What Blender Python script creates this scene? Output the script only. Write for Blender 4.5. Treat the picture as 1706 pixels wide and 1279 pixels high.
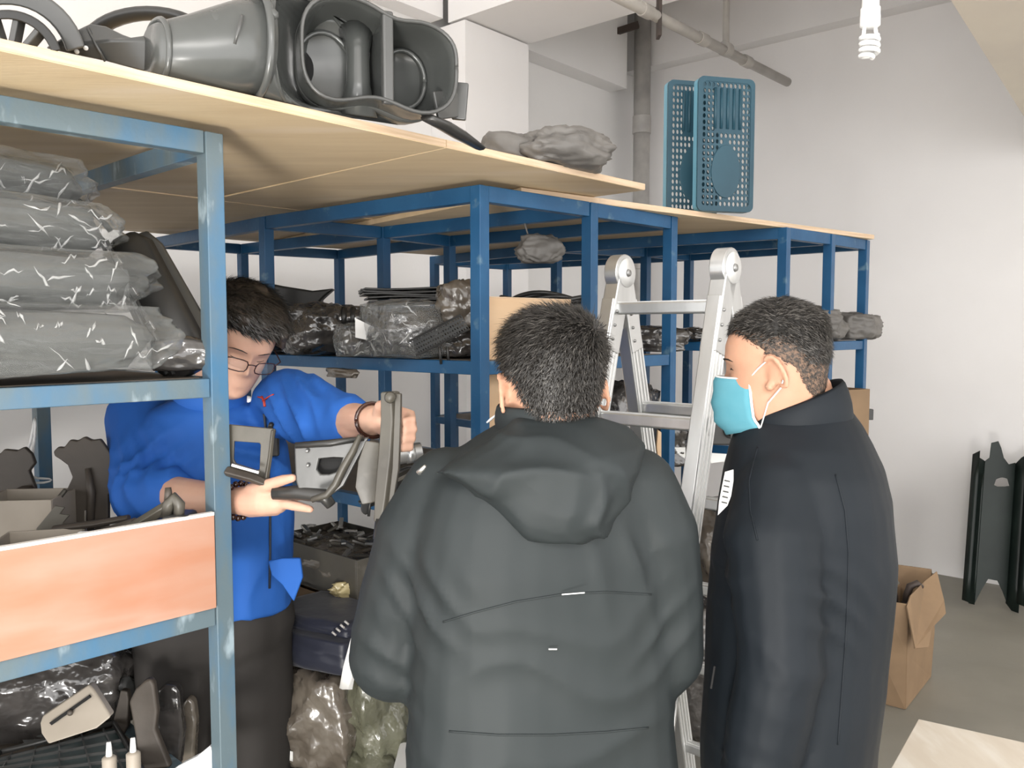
import bpy, bmesh, math, random
import numpy as np
from mathutils import Vector as V, Matrix, noise
random.seed(7)
SC = bpy.context.scene
for o in list(bpy.data.objects): bpy.data.objects.remove(o, do_unlink=True)
COL = SC.collection
PI = math.pi

# ------------------------------------------------------------------ camera
F, CX, CY, HC = 1382.0, 853.0, 639.5, 1.65          # focal length in pixels, centre, eye height
TH = math.atan(92/F)                                 # pitched slightly down
cd = bpy.data.cameras.new('camera'); cam = bpy.data.objects.new('camera', cd); COL.objects.link(cam)
cd.sensor_width = 36; cd.lens = F/1706*36; cd.clip_start = .02
cam.location = (0, 0, HC); cam.rotation_euler = (PI/2-TH, 0, 0)
SC.camera = cam
# ------------------------------------------------------------------ world, lamps, exposure
W = bpy.data.worlds.new('world'); SC.world = W; W.use_nodes = True
W.node_tree.nodes['Background'].inputs[0].default_value = (1, .985, .97, 1)
W.node_tree.nodes['Background'].inputs[1].default_value = 2.9
def lamp(name, kind, loc, power, size=.1, rot=(0, 0, 0), col=(1, 1, 1), sizey=None):
    l = bpy.data.lights.new(name, kind); l.energy = power; l.color = col
    if kind == 'AREA':
        l.size = size
        if sizey: l.shape = 'RECTANGLE'; l.size_y = sizey
    else: l.shadow_soft_size = size
    o = bpy.data.objects.new(name, l); COL.objects.link(o); o.location = loc; o.rotation_euler = rot
    return o
lamp('camera_flash', 'POINT', (-.05, .02, HC-.035), 12.5, .007, col=(1, .97, .93))
lamp('overhead_fill', 'AREA', (.6, -1.2, 2.9), 60, 1.6, (0, 0, 0), (1, .97, .93), .5)  # unseen soft fill added above and behind the camera
lamp('low_fill_lamp', 'POINT', (-.5, -1.3, .5), 290, .3, col=(1, .97, .93))  # unseen fill added low down to brighten plywood undersides and upper wall
SC.view_settings.view_transform = 'Standard'; SC.view_settings.look = 'None'
SC.view_settings.exposure = 0.15; SC.view_settings.gamma = 1; SC.view_settings.use_curve_mapping = False

# ------------------------------------------------------------------ frames
A = V((.656, .755, 0)); B = V((-.755, .656, 0)); UP = V((0, 0, 1))      # the racks' two directions
_f = V((0, math.cos(TH), -math.sin(TH))); _u = V((0, math.sin(TH), math.cos(TH))); _r = V((1, 0, 0))
def ray(px, py): return _f*F + _r*(px-CX) + _u*(CY-py)
def P(px, py, y):                       # point seen at a pixel, y metres ahead
    d = ray(px, py); return V((0, 0, HC)) + d*(y/d.y)
def Pz(px, py, z):                      # point seen at a pixel, z metres above the floor
    d = ray(px, py); return V((0, 0, HC)) + d*((z-HC)/d.z)
def AB(a, b, z): return V((A.x*a+B.x*b, A.y*a+B.y*b, z))
def toAB(p): return (p.x*A.x+p.y*A.y, p.x*B.x+p.y*B.y)

# ------------------------------------------------------------------ mesh helpers
class M:
    def __init__(s): s.v = []; s.f = []
    def add(s, vs, fs):
        n = len(s.v); s.v += [V(q) for q in vs]; s.f += [tuple(i+n for i in q) for q in fs]; return s
    def merge(s, o, mat=None):
        return s.add([mat @ q if mat else q for q in o.v], o.f)
    def hexa(s, c):                     # eight corners: bottom ring then top ring
        return s.add(c, [(3,2,1,0),(4,5,6,7),(0,1,5,4),(1,2,6,5),(2,3,7,6),(3,0,4,7)])
    def box(s, c, sx, sy, sz, m=None):
        cs = [V((c[0]+i*sx/2, c[1]+j*sy/2, c[2]+k*sz/2)) for k in (-1,1) for i,j in ((-1,-1),(1,-1),(1,1),(-1,1))]
        if m: cs = [m @ q for q in cs]
        return s.hexa(cs)
    def bar(s, p, q, w, h, up=UP):      # box from p to q, w wide, h high, centred
        p, q = V(p), V(q); d = (q-p).normalized(); r = d.cross(up)
        if r.length < 1e-4: r = d.cross(V((1,0,0)))
        r.normalize(); u = r.cross(d)
        r, u = r*w/2, u*h/2
        return s.hexa([p-r-u, p+r-u, q+r-u, q-r-u, p-r+u, p+r+u, q+r+u, q-r+u])
    def post(s, p, z0, z1, w=.04, d=A, w2=None):
        w2 = w2 or w; e = UP.cross(d); p = V((p.x, p.y, 0))
        c = [p+d*(i*w/2)+e*(j*w2/2) for i,j in ((-1,-1),(1,-1),(1,1),(-1,1))]
        return s.hexa([q+UP*z0 for q in c]+[q+UP*z1 for q in c])
    def rings(s, rs, cap=True, closed=True):
        n = len(rs[0]); b = len(s.v)
        for r in rs: s.v += [V(q) for q in r]
        for i in range(len(rs)-1):
            for j in range(n if closed else n-1):
                k = (j+1) % n
                s.f.append((b+i*n+j, b+i*n+k, b+(i+1)*n+k, b+(i+1)*n+j))
        if cap and closed:
            s.f.append(tuple(b+j for j in range(n))[::-1]); s.f.append(tuple(b+(len(rs)-1)*n+j for j in range(n)))
        return s
    def tube(s, pts, r, n=10, cap=True, flat=1.0, side=None):
        pts = [V(p) for p in pts]; k = len(pts)
        if not hasattr(r, '__len__'): r = [r]*k
        t = [(pts[min(i+1,k-1)]-pts[max(i-1,0)]).normalized() for i in range(k)]
        u = side and V(side) or (t[0].cross(UP) if abs(t[0].z) < .9 else t[0].cross(V((1,0,0))))
        rs = []
        for i in range(k):
            u = (u - t[i]*u.dot(t[i])).normalized(); w = t[i].cross(u)
            rs.append([pts[i]+(u*math.cos(2*PI*j/n)+w*math.sin(2*PI*j/n)*flat)*r[i] for j in range(n)])
        return s.rings(rs, cap)
    def prism(s, poly, o, ux, uy, t):   # flat outline in the frame (o,ux,uy), thickness t along ux x uy
        nz = V(ux).cross(V(uy)).normalized(); n = len(poly)
        f = [V(o)+V(ux)*x+V(uy)*y for x,y in poly]
        s.add([q-nz*t/2 for q in f]+[q+nz*t/2 for q in f],
              [tuple(range(n))[::-1], tuple(range(n, 2*n))]+[(i,(i+1)%n,(i+1)%n+n,i+n) for i in range(n)])
        return s
    def sphere(s, c, r, n=10, m=8, mat=None):
        if not hasattr(r, '__len__'): r = (r, r, r)
        rs = []
        for i in range(m+1):
            a = PI*i/m; a = min(max(a, .02), PI-.02)
            ring = [V((math.sin(a)*math.cos(2*PI*j/n)*r[0], math.sin(a)*math.sin(2*PI*j/n)*r[1], -math.cos(a)*r[2])) for j in range(n)]
            rs.append([V(c)+(mat @ q if mat else q) for q in ring])
        return s.rings(rs)
    def frame(s, outer, inner, o, ux, uy, t):   # plate with one hole: both outlines with the same count
        nz = V(ux).cross(V(uy)).normalized()*t/2; n = len(outer); b = []
        for poly in (outer, inner):
            for sgn in (-1, 1): b += [V(o)+V(ux)*x+V(uy)*y+nz*sgn for x,y in poly]
        fs = []
        for i in range(n):
            k = (i+1) % n
            fs += [(i,k,k+n,i+n), (2*n+k,2*n+i,3*n+i,3*n+k), (k,i,2*n+i,2*n+k), (i+n,k+n,3*n+k,3*n+i)]
        return s.add(b, fs)
    def jitter(s, amp, sc, seed=0):
        for i, q in enumerate(s.v):
            s.v[i] = q + noise.noise_vector(q*sc+V((seed*7.1, seed*3.3, 0)))*amp
        return s

def mk(name, m, mat, parent=None, smooth=False, bevel=0, seg=2, subs=0, kind=None, label=None, cat=None, group=None, solid=0):
    me = bpy.data.meshes.new(name)
    off = parent_loc(parent)
    me.from_pydata([tuple(q-off) for q in m.v], [], m.f); me.validate(); me.update()
    bm = bmesh.new(); bm.from_mesh(me); bmesh.ops.recalc_face_normals(bm, faces=bm.faces); bm.to_mesh(me); bm.free()
    if smooth: me.polygons.foreach_set('use_smooth', [True]*len(me.polygons))
    if mat: me.materials.append(MT[mat] if isinstance(mat, str) else mat)
    o = bpy.data.objects.new(name, me); COL.objects.link(o)
    if parent: o.parent = parent
    if solid:
        b = o.modifiers.new('solidify', 'SOLIDIFY'); b.thickness = solid; b.offset = 0
    if bevel:
        b = o.modifiers.new('bevel', 'BEVEL'); b.width = bevel; b.segments = seg; b.limit_method = 'ANGLE'; b.angle_limit = .6
        me.polygons.foreach_set('use_smooth', [True]*len(me.polygons)); b.harden_normals = True
    if subs:
        b = o.modifiers.new('subdivide', 'SUBSURF'); b.levels = subs; b.render_levels = subs
    if kind: o['kind'] = kind
    if label: tag(o, label, cat, group)
    return o
def parent_loc(p):
    v = V((0,0,0))
    while p: v = v + p.location; p = p.parent
    return v
def tag(o, label, cat, group=None):
    o['label'] = label; o['category'] = cat
    if group: o['group'] = group
    return o
def thing(name, loc, label, cat, group=None):
    o = bpy.data.objects.new(name, None); COL.objects.link(o); o.location = loc; o.empty_display_size = .05
    return tag(o, label, cat, group)

# ------------------------------------------------------------------ materials
MT = {}
def rgb(r, g, b):                       # sRGB 0-255 to linear
    return tuple(((c/255+.055)/1.055)**2.4 if c > 10 else c/255/12.92 for c in (r, g, b))+(1,)
def mat(name, col, rough=.5, metal=0, spec=.5, col2=None, sc=8, stretch=(1,1,1), lo=.35, hi=.65, bump=0, bsc=40, bstretch=(1,1,1), detail=4, coat=0, alpha=None, sss=0, trans=0, col3=None, sc3=3, lo3=.55, hi3=.7, sheen=0, aadd=.42, bdist=.01):
    m = bpy.data.materials.new(name); m.use_nodes = True; nt = m.node_tree; N = nt.nodes; L = nt.links
    p = N['Principled BSDF']; p.inputs['Roughness'].default_value = rough; p.inputs['Metallic'].default_value = metal
    p.inputs['Specular IOR Level'].default_value = spec; p.inputs['Base Color'].default_value = col
    p.inputs['Coat Weight'].default_value = coat
    if coat: p.inputs['Coat Roughness'].default_value = .12
    if sheen: p.inputs['Sheen Weight'].default_value = sheen
    if sss: p.inputs['Subsurface Weight'].default_value = sss; p.inputs['Subsurface Radius'].default_value = (.012,.005,.003)
    tc = N.new('ShaderNodeTexCoord')
    def nz(scale, st, det=detail):
        mp = N.new('ShaderNodeMapping'); mp.inputs['Scale'].default_value = st; L.new(tc.outputs['Object'], mp.inputs[0])
        n = N.new('ShaderNodeTexNoise'); n.inputs['Scale'].default_value = scale; n.inputs['Detail'].default_value = det
        L.new(mp.outputs[0], n.inputs['Vector']); return n
    def ramp(n, a, b):
        r = N.new('ShaderNodeMapRange'); r.inputs[1].default_value = a; r.inputs[2].default_value = b
        L.new(n.outputs[0], r.inputs[0]); return r
    out = None
    if col2:
        mx = N.new('ShaderNodeMix'); mx.data_type = 'RGBA'; mx.inputs[6].default_value = col; mx.inputs[7].default_value = col2
        L.new(ramp(nz(sc, stretch), lo, hi).outputs[0], mx.inputs[0]); out = mx.outputs[2]
    if col3:
        mx = N.new('ShaderNodeMix'); mx.data_type = 'RGBA'; mx.inputs[7].default_value = col3
        if out: L.new(out, mx.inputs[6])
        else: mx.inputs[6].default_value = col
        L.new(ramp(nz(sc3, stretch), lo3, hi3).outputs[0], mx.inputs[0]); out = mx.outputs[2]
    if out: L.new(out, p.inputs['Base Color'])
    if bump:
        bp = N.new('ShaderNodeBump'); bp.inputs['Strength'].default_value = bump; bp.inputs['Distance'].default_value = bdist
        L.new(nz(bsc, bstretch).outputs[0], bp.inputs['Height']); L.new(bp.outputs[0], p.inputs['Normal'])
        if coat: L.new(bp.outputs[0], p.inputs['Coat Normal'])
    if alpha is not None:               # clear film: glossy over see-through
        tr = N.new('ShaderNodeBsdfTransparent'); tr.inputs[0].default_value = (.97,.97,.97,1)
        ms = N.new('ShaderNodeMixShader'); lw = N.new('ShaderNodeLayerWeight'); lw.inputs[0].default_value = .35
        if bump: L.new(bp.outputs[0], lw.inputs['Normal'])
        mr = N.new('ShaderNodeMapRange'); mr.inputs[3].default_value = alpha; mr.inputs[4].default_value = min(1, alpha+aadd)
        L.new(lw.outputs['Facing'], mr.inputs[0]); L.new(mr.outputs[0], ms.inputs[0])
        L.new(tr.outputs[0], ms.inputs[1]); L.new(p.outputs[0], ms.inputs[2]); L.new(ms.outputs[0], N['Material Output'].inputs[0])
    MT[name] = m; return m

mat('wall_paint', (.84,.825,.82,1), .85, spec=.2, col2=(.80,.785,.78,1), sc=1.2, bump=.04, bsc=60)
mat('wall_paint_back', (.80,.79,.78,1), .85, spec=.2, col2=(.76,.75,.74,1), sc=1.2, bump=.04, bsc=60)
mat('soffit_paint', (.72,.66,.56,1), .85, spec=.2, col2=(.66,.60,.52,1), sc=2, bump=.05, bsc=50)
mat('concrete_floor', (.27,.255,.215,1), .5, spec=.35, col2=(.225,.213,.18,1), sc=2.2, bump=.05, bsc=30, col3=(.30,.285,.245,1), sc3=1.1)
mat('plywood', (.74,.58,.375,1), .55, spec=.3, col2=(.66,.50,.31,1), sc=3.5, stretch=(.6,4,1), bump=.08, bsc=14, bstretch=(1,10,1), col3=(.76,.62,.47,1), sc3=1.3)
mat('ply_edge', (.68,.52,.37,1), .6, spec=.3, col2=(.54,.39,.26,1), sc=60, stretch=(.1,.1,3), bump=.1, bsc=60)
mat('red_board', (.39,.185,.115,1), .45, spec=.3, col2=(.41,.245,.18,1), sc=6, stretch=(.7,.7,2.2), bump=.05, bsc=20, col3=(.47,.34,.28,1), sc3=3.2, lo3=.5, hi3=.75)
mat('white_lip', (.85,.80,.74,1), .5)
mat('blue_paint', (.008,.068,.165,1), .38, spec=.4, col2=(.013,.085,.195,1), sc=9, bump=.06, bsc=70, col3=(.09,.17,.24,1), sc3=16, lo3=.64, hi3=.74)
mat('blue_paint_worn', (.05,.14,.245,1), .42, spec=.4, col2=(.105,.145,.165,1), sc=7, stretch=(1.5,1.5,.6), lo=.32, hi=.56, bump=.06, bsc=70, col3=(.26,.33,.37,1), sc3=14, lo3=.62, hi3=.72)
mat('black_plastic', (.022,.022,.021,1), .34, spec=.5, col2=(.035,.034,.032,1), sc=5, bump=.03, bsc=50)
mat('grey_plastic', (.075,.076,.074,1), .30, spec=.6, col2=(.055,.056,.054,1), sc=4, bump=.03, bsc=30)
mat('duct_plastic', (.082,.086,.083,1), .24, spec=.7, col2=(.062,.066,.063,1), sc=5, bump=.03, bsc=22)
mat('olive_metal', (.085,.078,.062,1), .42, spec=.5, col2=(.055,.05,.042,1), sc=7, bump=.06, bsc=40, col3=(.15,.14,.12,1), sc3=9, lo3=.62, hi3=.78)
mat('brown_metal', (.075,.062,.05,1), .5, spec=.4, col2=(.045,.038,.032,1), sc=6, bump=.08, bsc=40)
mat('tan_plastic', (.34,.30,.25,1), .5, col2=(.28,.245,.2,1), sc=6)
mat('green_black', (.007,.012,.010,1), .4, spec=.3, col2=(.011,.018,.015,1), sc=5, bump=.04, bsc=20)
mat('black_film', (.028,.026,.025,1), .16, spec=.8, col2=(.07,.064,.06,1), sc=9, bump=1.0, bdist=.025, bsc=11, detail=3, coat=.5)
mat('brown_film', (.085,.07,.055,1), .25, spec=.7, col2=(.15,.13,.105,1), sc=6, bump=1.0, bdist=.025, bsc=9, detail=3, coat=.4)
mat('green_film', (.09,.09,.06,1), .25, spec=.7, col2=(.14,.14,.10,1), sc=7, bump=1.0, bdist=.025, bsc=9, coat=.4)
mat('foam_grey', (.10,.103,.101,1), .6, spec=.3, col2=(.065,.068,.066,1), sc=3.5, bump=.1, bsc=9)
mat('clear_film', (.42,.43,.42,1), .12, spec=1, bump=1.0, bsc=7, detail=3, bdist=.05, bstretch=(1,1,2.2), alpha=.10, coat=1)
mat('film_crease', (.72,.73,.72,1), .15, spec=1, alpha=.28, coat=1)  # brighter than the film itself, so highlights are put into the colour
mat('clear_film_dense', (.42,.43,.42,1), .13, spec=.9, bump=1.0, bsc=10, detail=3, bdist=.04, alpha=.13, coat=1)
mat('aluminium', (.60,.605,.60,1), .30, metal=.85, spec=.5, col2=(.52,.525,.52,1), sc=20, stretch=(1,1,.1), bump=.02, bsc=60)
mat('aluminium_white', (.78,.785,.78,1), .38, metal=.5, spec=.5)
mat('alu_dark', (.33,.33,.325,1), .4, metal=.8)
mat('galvanised', (.46,.445,.42,1), .42, metal=.15, col2=(.36,.345,.33,1), sc=9, bump=.05, bsc=50)
mat('rust', (.06,.04,.032,1), .6, col2=(.035,.026,.022,1), sc=9)
mat('pipe_paint', (.42,.395,.365,1), .45, spec=.4, col2=(.36,.34,.315,1), sc=9)
mat('white_plastic', (.82,.82,.81,1), .35)
mat('bulb_glass', (.85,.85,.84,1), .15, spec=.6, coat=.5)
mat('crate_blue', (.014,.052,.078,1), .4, spec=.35, col2=(.018,.064,.092,1), sc=6)
mat('crate_rim', (.11,.28,.38,1), .4)
mat('grey_cloth', (.15,.14,.128,1), .5, col2=(.12,.113,.105,1), sc=5, bump=.4, bsc=12)
mat('cardboard', (.26,.175,.105,1), .75, spec=.2, col2=(.22,.148,.09,1), sc=6, bump=.05, bsc=40)
mat('cardboard_pale', (.62,.48,.32,1), .7, spec=.2, col2=(.56,.42,.28,1), sc=4)
mat('board_tan', (.66,.47,.30,1), .6, spec=.3, col2=(.60,.41,.25,1), sc=3, stretch=(1,1,4))
mat('table_ply', (.66,.60,.51,1), .55, spec=.3, col2=(.60,.53,.44,1), sc=5, stretch=(4,1,1), col3=(.73,.69,.62,1), sc3=3)
mat('deck_board', (.16,.13,.10,1), .7, spec=.3, col2=(.12,.10,.08,1), sc=5)
mat('paper', (.82,.82,.80,1), .7, spec=.2)
mat('yellow_film', (.50,.42,.22,1), .25, spec=.7, col2=(.32,.25,.12,1), sc=14, bump=1., bsc=16, coat=.5)
mat('navy_pad', (.012,.014,.026,1), .45, spec=.4, sheen=.2, bump=.25, bsc=14)
mat('jacket_grey', (.020,.025,.026,1), .62, spec=.3, col2=(.017,.0215,.023,1), sc=3, bump=.22, bsc=9, detail=3)
mat('jacket_navy', (.0095,.0125,.0165,1), .6, spec=.2, col2=(.0075,.0105,.0138,1), sc=3, bump=.22, bsc=9, detail=3)
mat('jacket_blue', (.026,.125,.46,1), .7, spec=.2, col2=(.022,.105,.40,1), sc=3, bump=.25, bsc=12, detail=3)
mat('trousers_dark', (.035,.032,.03,1), .75, spec=.2, bump=.3, bsc=9)
mat('shoe_black', (.015,.015,.016,1), .4)
mat('skin', (.50,.285,.19,1), .5, spec=.3, sss=.12, col2=(.46,.25,.165,1), sc=14, bump=.04, bsc=160)
mat('skin_pale', (.58,.36,.265,1), .5, spec=.3, sss=.12, col2=(.54,.315,.23,1), sc=14, bump=.04, bsc=160)
mat('hair_black', (.010,.009,.008,1), .6, spec=.3)
mat('hair_strand', (.014,.012,.010,1), .42, spec=.5)
mat('hair_brown', (.018,.013,.010,1), .42, spec=.5, col2=(.035,.026,.02,1), sc=30, stretch=(1,1,.3), bump=.5, bsc=60)
mat('hair_grey', (.09,.083,.075,1), .4, spec=.6)
mat('hair_stubble', (.15,.095,.065,1), .6, spec=.3, col2=(.05,.04,.034,1), sc=160, lo=.4, hi=.6, bump=.2, bsc=200)
mat('mask_blue', (.075,.27,.34,1), .7, spec=.15, col2=(.11,.31,.38,1), sc=9, bump=.15, bsc=20)
mat('mask_white', (.85,.87,.87,1), .7, spec=.2)
mat('shirt_white', (.8,.8,.8,1), .7)
mat('red_emblem', (.5,.05,.03,1), .5)
mat('bead_brown', (.035,.012,.008,1), .2, spec=.6, coat=.4)
mat('glasses_frame', (.03,.006,.006,1), .25, spec=.6)
mat('lens', (.8,.8,.8,1), .05, alpha=.03, aadd=.05)
mat('dark_inside', (.006,.006,.006,1), .8)
mat('lip', (.45,.19,.15,1), .5)
mat('zip_metal', (.6,.6,.58,1), .25, metal=.9)
mat('badge_glare', (.95,.95,.93,1), .12, spec=1, coat=1)  # flash glare put into the near-white base colour
mat('navy_box', (.02,.03,.05,1), .5)
mat('teal_tray', (.035,.055,.055,1), .35, spec=.5, col2=(.05,.075,.075,1), sc=9)

# ------------------------------------------------------------------ the room
def struct(name, m, mt, parent=None, **k):
    return mk(name, m, mt, parent, kind=None if parent else 'structure', **k)
AW, BW = 6.03, 3.9                       # right wall plane, back wall plane
def abbox(a0, a1, b0, b1, z0, z1):
    c = [AB(a0,b0,0), AB(a1,b0,0), AB(a1,b1,0), AB(a0,b1,0)]
    return M().hexa([q+UP*z0 for q in c]+[q+UP*z1 for q in c])
struct('floor', abbox(-4, AW+.2, -5, BW+.2, -.1, 0), 'concrete_floor')
struct('wall_right', abbox(AW, AW+.2, -5, BW+.2, 0, 4.3), 'wall_paint')
struct('wall_back', abbox(-4, AW, BW, BW+.2, 0, 4.3), 'wall_paint_back')
struct('ceiling', abbox(-4, AW+.2, -5, BW+.2, 4.3, 4.45), 'wall_paint')
struct('wall_beam_right', abbox(AW-.14, AW-.001, -3, BW-.001, 3.76, 4.299), 'wall_paint')
struct('wall_beam_back', abbox(4.33, 5.70, BW-.16, BW-.001, 3.56, 4.299), 'wall_paint_back')
struct('wall_beam_left', abbox(-3.9, 3.69, BW-.13, BW-.001, 3.56, 4.299), 'wall_paint')
struct('wall_pillar', abbox(3.71, 4.31, BW-.3, BW-.001, .001, 3.52), 'wall_paint')
struct('ceiling_beam', abbox(3.70, 4.32, -3, BW-.165, 3.53, 4.299), 'wall_paint')
# sloping soffit over the right side of the room
s = [AB(3.45,.9,2.965), AB(AW-.145,.9,2.715), AB(AW-.145,-2.5,2.715), AB(3.45,-2.5,2.965)]
struct('ceiling_soffit', M().hexa(s+[V((q.x,q.y,3.5)) for q in s]), 'soffit_paint')

# ------------------------------------------------------------------ pipes
def ring(m, c, d, r, w, n=14):
    d = V(d).normalized(); return m.tube([V(c)-d*w/2, V(c)+d*w/2], r, n)
p0 = AB(5.80, 3.66, 0)
t = thing('drain_pipe', p0, 'thick grey vertical drain pipe in the room corner behind the shelving', 'pipe')
mk('pipe', M().tube([p0+UP*.0, p0+UP*4.29], .066, 18), 'galvanised', t, smooth=True)
for z in (3.28, 2.2): mk('coupling', ring(M(), p0+UP*z, UP, .074, .14, 18), 'galvanised', t, smooth=True, bevel=.004)
q = p0+UP*4.02
bk = mk('bracket_arm', M().bar(q-A*.05-B*(-.0)+V((-.02,-.09,0)), q+V((-.26,-.11,-.06)), .035, .05), 'rust', t, bevel=.003)
mk('bracket_plate', M().bar(q+V((-.26,-.11,.12)), q+V((-.26,-.11,-.22)), .06, .03), 'rust', t, bevel=.003)
e = P(1309, 136, 1); a0 = None
b_ = 2.45
def ab_on(px, py, b):                    # point seen at a pixel on the vertical plane b
    d = ray(px, py); k = b/(d.x*B.x+d.y*B.y); return V((0,0,HC))+d*k
e1 = ab_on(1312, 137, b_); e0 = ab_on(1040, 0, b_); dd = (e1-e0).normalized(); e0 = e0-dd*1.2
a1 = toAB(e1)[0]; e1 = e1+dd*max(0, (AW-.005-a1)/max(dd.dot(A), .1))*0
t = thing('sprinkler_pipe', e1, 'grey pipe slanting down to the right below the ceiling', 'pipe')
mk('pipe', M().tube([e0, e1], .03, 14), 'pipe_paint', t, smooth=True)
for k in (.30, .43, .62, .80):
    c = e0.lerp(e1, k); mk('coupling', ring(M(), c, dd, .037, .09), 'pipe_paint', t, smooth=True, bevel=.003)
d0 = ab_on(1209, 82, b_)
mk('clamp', ring(M(), d0, dd, .043, .07), 'pipe_paint', t, smooth=True, bevel=.003)
mk('hanger_rod', M().tube([d0, V((d0.x, d0.y, 4.3))],   .021, 12), 'pipe_paint', t, smooth=True)
d1 = ab_on(1098, 22, b_)
mk('wall_plate', M().bar(d1+UP*.10, d1-UP*.13, .075, .02), 'rust', t, bevel=.003)

# ------------------------------------------------------------------ spiral bulb
c = P(1449, 60, 1.9)
t = thing('hanging_spiral_bulb', c, 'unlit white spiral energy-saving bulb hanging from a cord', 'light bulb')
mk('cord', M().tube([c+UP*.085, V((c.x,c.y,4.3))], .0085, 8), 'white_plastic', t, smooth=True)
m = M().tube([c+UP*z for z in (.085,.08,.062,.060,.045,.044,.022,.018)], [.012,.018,.0185,.021,.021,.0215,.0215,.016], 20)
mk('socket', m, 'white_plastic', t, smooth=True)
mk('tube_leg', M().tube([c+V((-.012,0,.022)), c+V((-.014,0,.0))], .0045, 8), 'bulb_glass', t, smooth=True)
mk('tube_leg', M().tube([c+V((.012,0,.022)), c+V((.014,0,.0))], .0045, 8), 'bulb_glass', t, smooth=True)
pts = [c+V((math.cos(k*.35)*.0185*(1 if k < 62 else max(.25, 1-(k-62)/14)), math.sin(k*.35)*.0185*(1 if k < 62 else max(.25, 1-(k-62)/14)), .003-.052*k/72)) for k in range(73)]
mk('spiral_tube', M().tube(pts, .0052, 8), 'bulb_glass', t, smooth=True)

# ------------------------------------------------------------------ racks
ZT = 2.02
PW = .036
def rack(name, label, lines, zs, mt, deck=(), skip=(), fronts=None):
    """lines: per lengthwise line three post positions (front, middle, back)"""
    o = thing(name, V((lines[0][0].x, lines[0][0].y, 0)), label, 'shelving rack', 'blue steel racks')
    for ln in lines:
        for p in ln: mk('post', M().post(p, 0, ZT-.001, PW), mt, o, bevel=.002)
    n = len(lines)
    for z in zs:
        h = .036 if z < ZT-.01 else .042
        for i, ln in enumerate(lines):                       # lengthwise beams
            if (z, 'L', i) in skip: continue
            for j in range(len(ln)-1):
                p, q = ln[j], ln[j+1]; d = (q-p).normalized()
                mk('side_beam', M().bar(V((p.x,p.y,z-h/2))+d*.018, V((q.x,q.y,z-h/2))-d*.018, .03, h), mt, o, bevel=.002)
        for j in range(len(lines[0])):                       # cross beams
            for i in range(n-1):
                if (z, 'C', j) in skip: continue
                p, q = lines[i][j], lines[i+1][j]; d = (q-p).normalized()
                mk('cross_beam', M().bar(V((p.x,p.y,z-h/2))+d*.018, V((q.x,q.y,z-h/2))-d*.018, .03, h), mt, o, bevel=.002)
        if z in deck:
            for j in range(len(lines[0])-1):
                c = [lines[0][j], lines[-1][j], lines[-1][j+1], lines[0][j+1]]
                ctr = sum(c, V())/4; c = [ctr+(k-ctr)*.955 for k in c]
                c = [V((k.x,k.y,0)) for k in c]
                mk('shelf_board', M().hexa([k+UP*(z-.012) for k in c]+[k+UP*(z+.001) for k in c]), 'deck_board', o)
    return o
def xy(px, py, y): q = P(px, py, y); return V((q.x, q.y, 0))
def Pt(px, py): q = Pz(px, py, ZT); return V((q.x, q.y, 0))
# near rack
n0 = Pt(349, 222); n1 = xy(70, 720, 2.28); n2 = n0.lerp(n1, 1.95)
dn = (Pt(0, 158)-Pt(330, 216)).normalized()
W1 = .95
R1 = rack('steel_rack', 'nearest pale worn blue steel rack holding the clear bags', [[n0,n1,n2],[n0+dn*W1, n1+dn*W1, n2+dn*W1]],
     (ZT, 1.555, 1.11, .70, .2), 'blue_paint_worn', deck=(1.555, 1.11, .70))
# second rack
f0, f1, f2 = Pt(799, 309), Pt(983, 338), Pt(1117, 361)
g0, g1, g2 = xy(443, 363, 2.78), xy(639, 393, 3.06), xy(749, 425, 3.36)
h0, h1, h2 = xy(262, 395, 3.42), xy(404, 410, 3.68), xy(565, 420, 3.95)
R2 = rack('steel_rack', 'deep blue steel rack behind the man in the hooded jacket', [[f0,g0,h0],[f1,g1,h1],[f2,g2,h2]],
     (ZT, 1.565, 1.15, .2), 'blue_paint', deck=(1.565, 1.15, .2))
f3, f4, f5 = Pt(1307, 379), Pt(1382, 390), Pt(1440, 400)
g3, g4, g5 = xy(927, 420, 3.62), xy(1076, 420, 3.84), xy(1148, 420, 4.05)
h3, h4, h5 = f3+B*1.85, xy(755, 430, 4.42), xy(845, 430, 4.66)
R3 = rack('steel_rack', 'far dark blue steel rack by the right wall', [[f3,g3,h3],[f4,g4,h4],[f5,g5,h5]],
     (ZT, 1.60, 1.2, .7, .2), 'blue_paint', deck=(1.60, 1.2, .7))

# ------------------------------------------------------------------ plywood sheets laid over the racks
def sheet(name, p, q, depth, z, t, label, d2=None):
    p = V((p.x,p.y,0)); q = V((q.x,q.y,0)); d = (q-p).normalized(); n = V((-d.y, d.x, 0))
    if d2: n = d2
    o = thing(name, V((p.x,p.y,z)), label, 'plywood sheet', 'plywood sheets over the racks')
    c = [p, q, q+n*depth, p+n*depth]
    mk('panel', M().hexa([k+UP*z for k in c]+[k+UP*(z+t) for k in c]), 'plywood', o, bevel=.001)
    e = n*.0015
    mk('edge_ply', M().hexa([p-e+UP*(z+.0015), q-e+UP*(z+.0015), q+UP*(z+.0015), p+UP*(z+.0015), p-e+UP*(z+t-.001), q-e+UP*(z+t-.001), q+UP*(z+t-.001), p+UP*(z+t-.001)]), 'ply_edge', o)
    return o
Z1 = ZT+.020
s0 = Pz(-160, 27, Z1+.018); s1 = Pz(742, 232, Z1+.018); s2 = Pz(1074, 306, Z1+.018)
sheet('plywood_sheet', s0, s1, 1.04, Z1, .018, 'long plywood sheet nearest the camera, under the big plastic duct')
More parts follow.
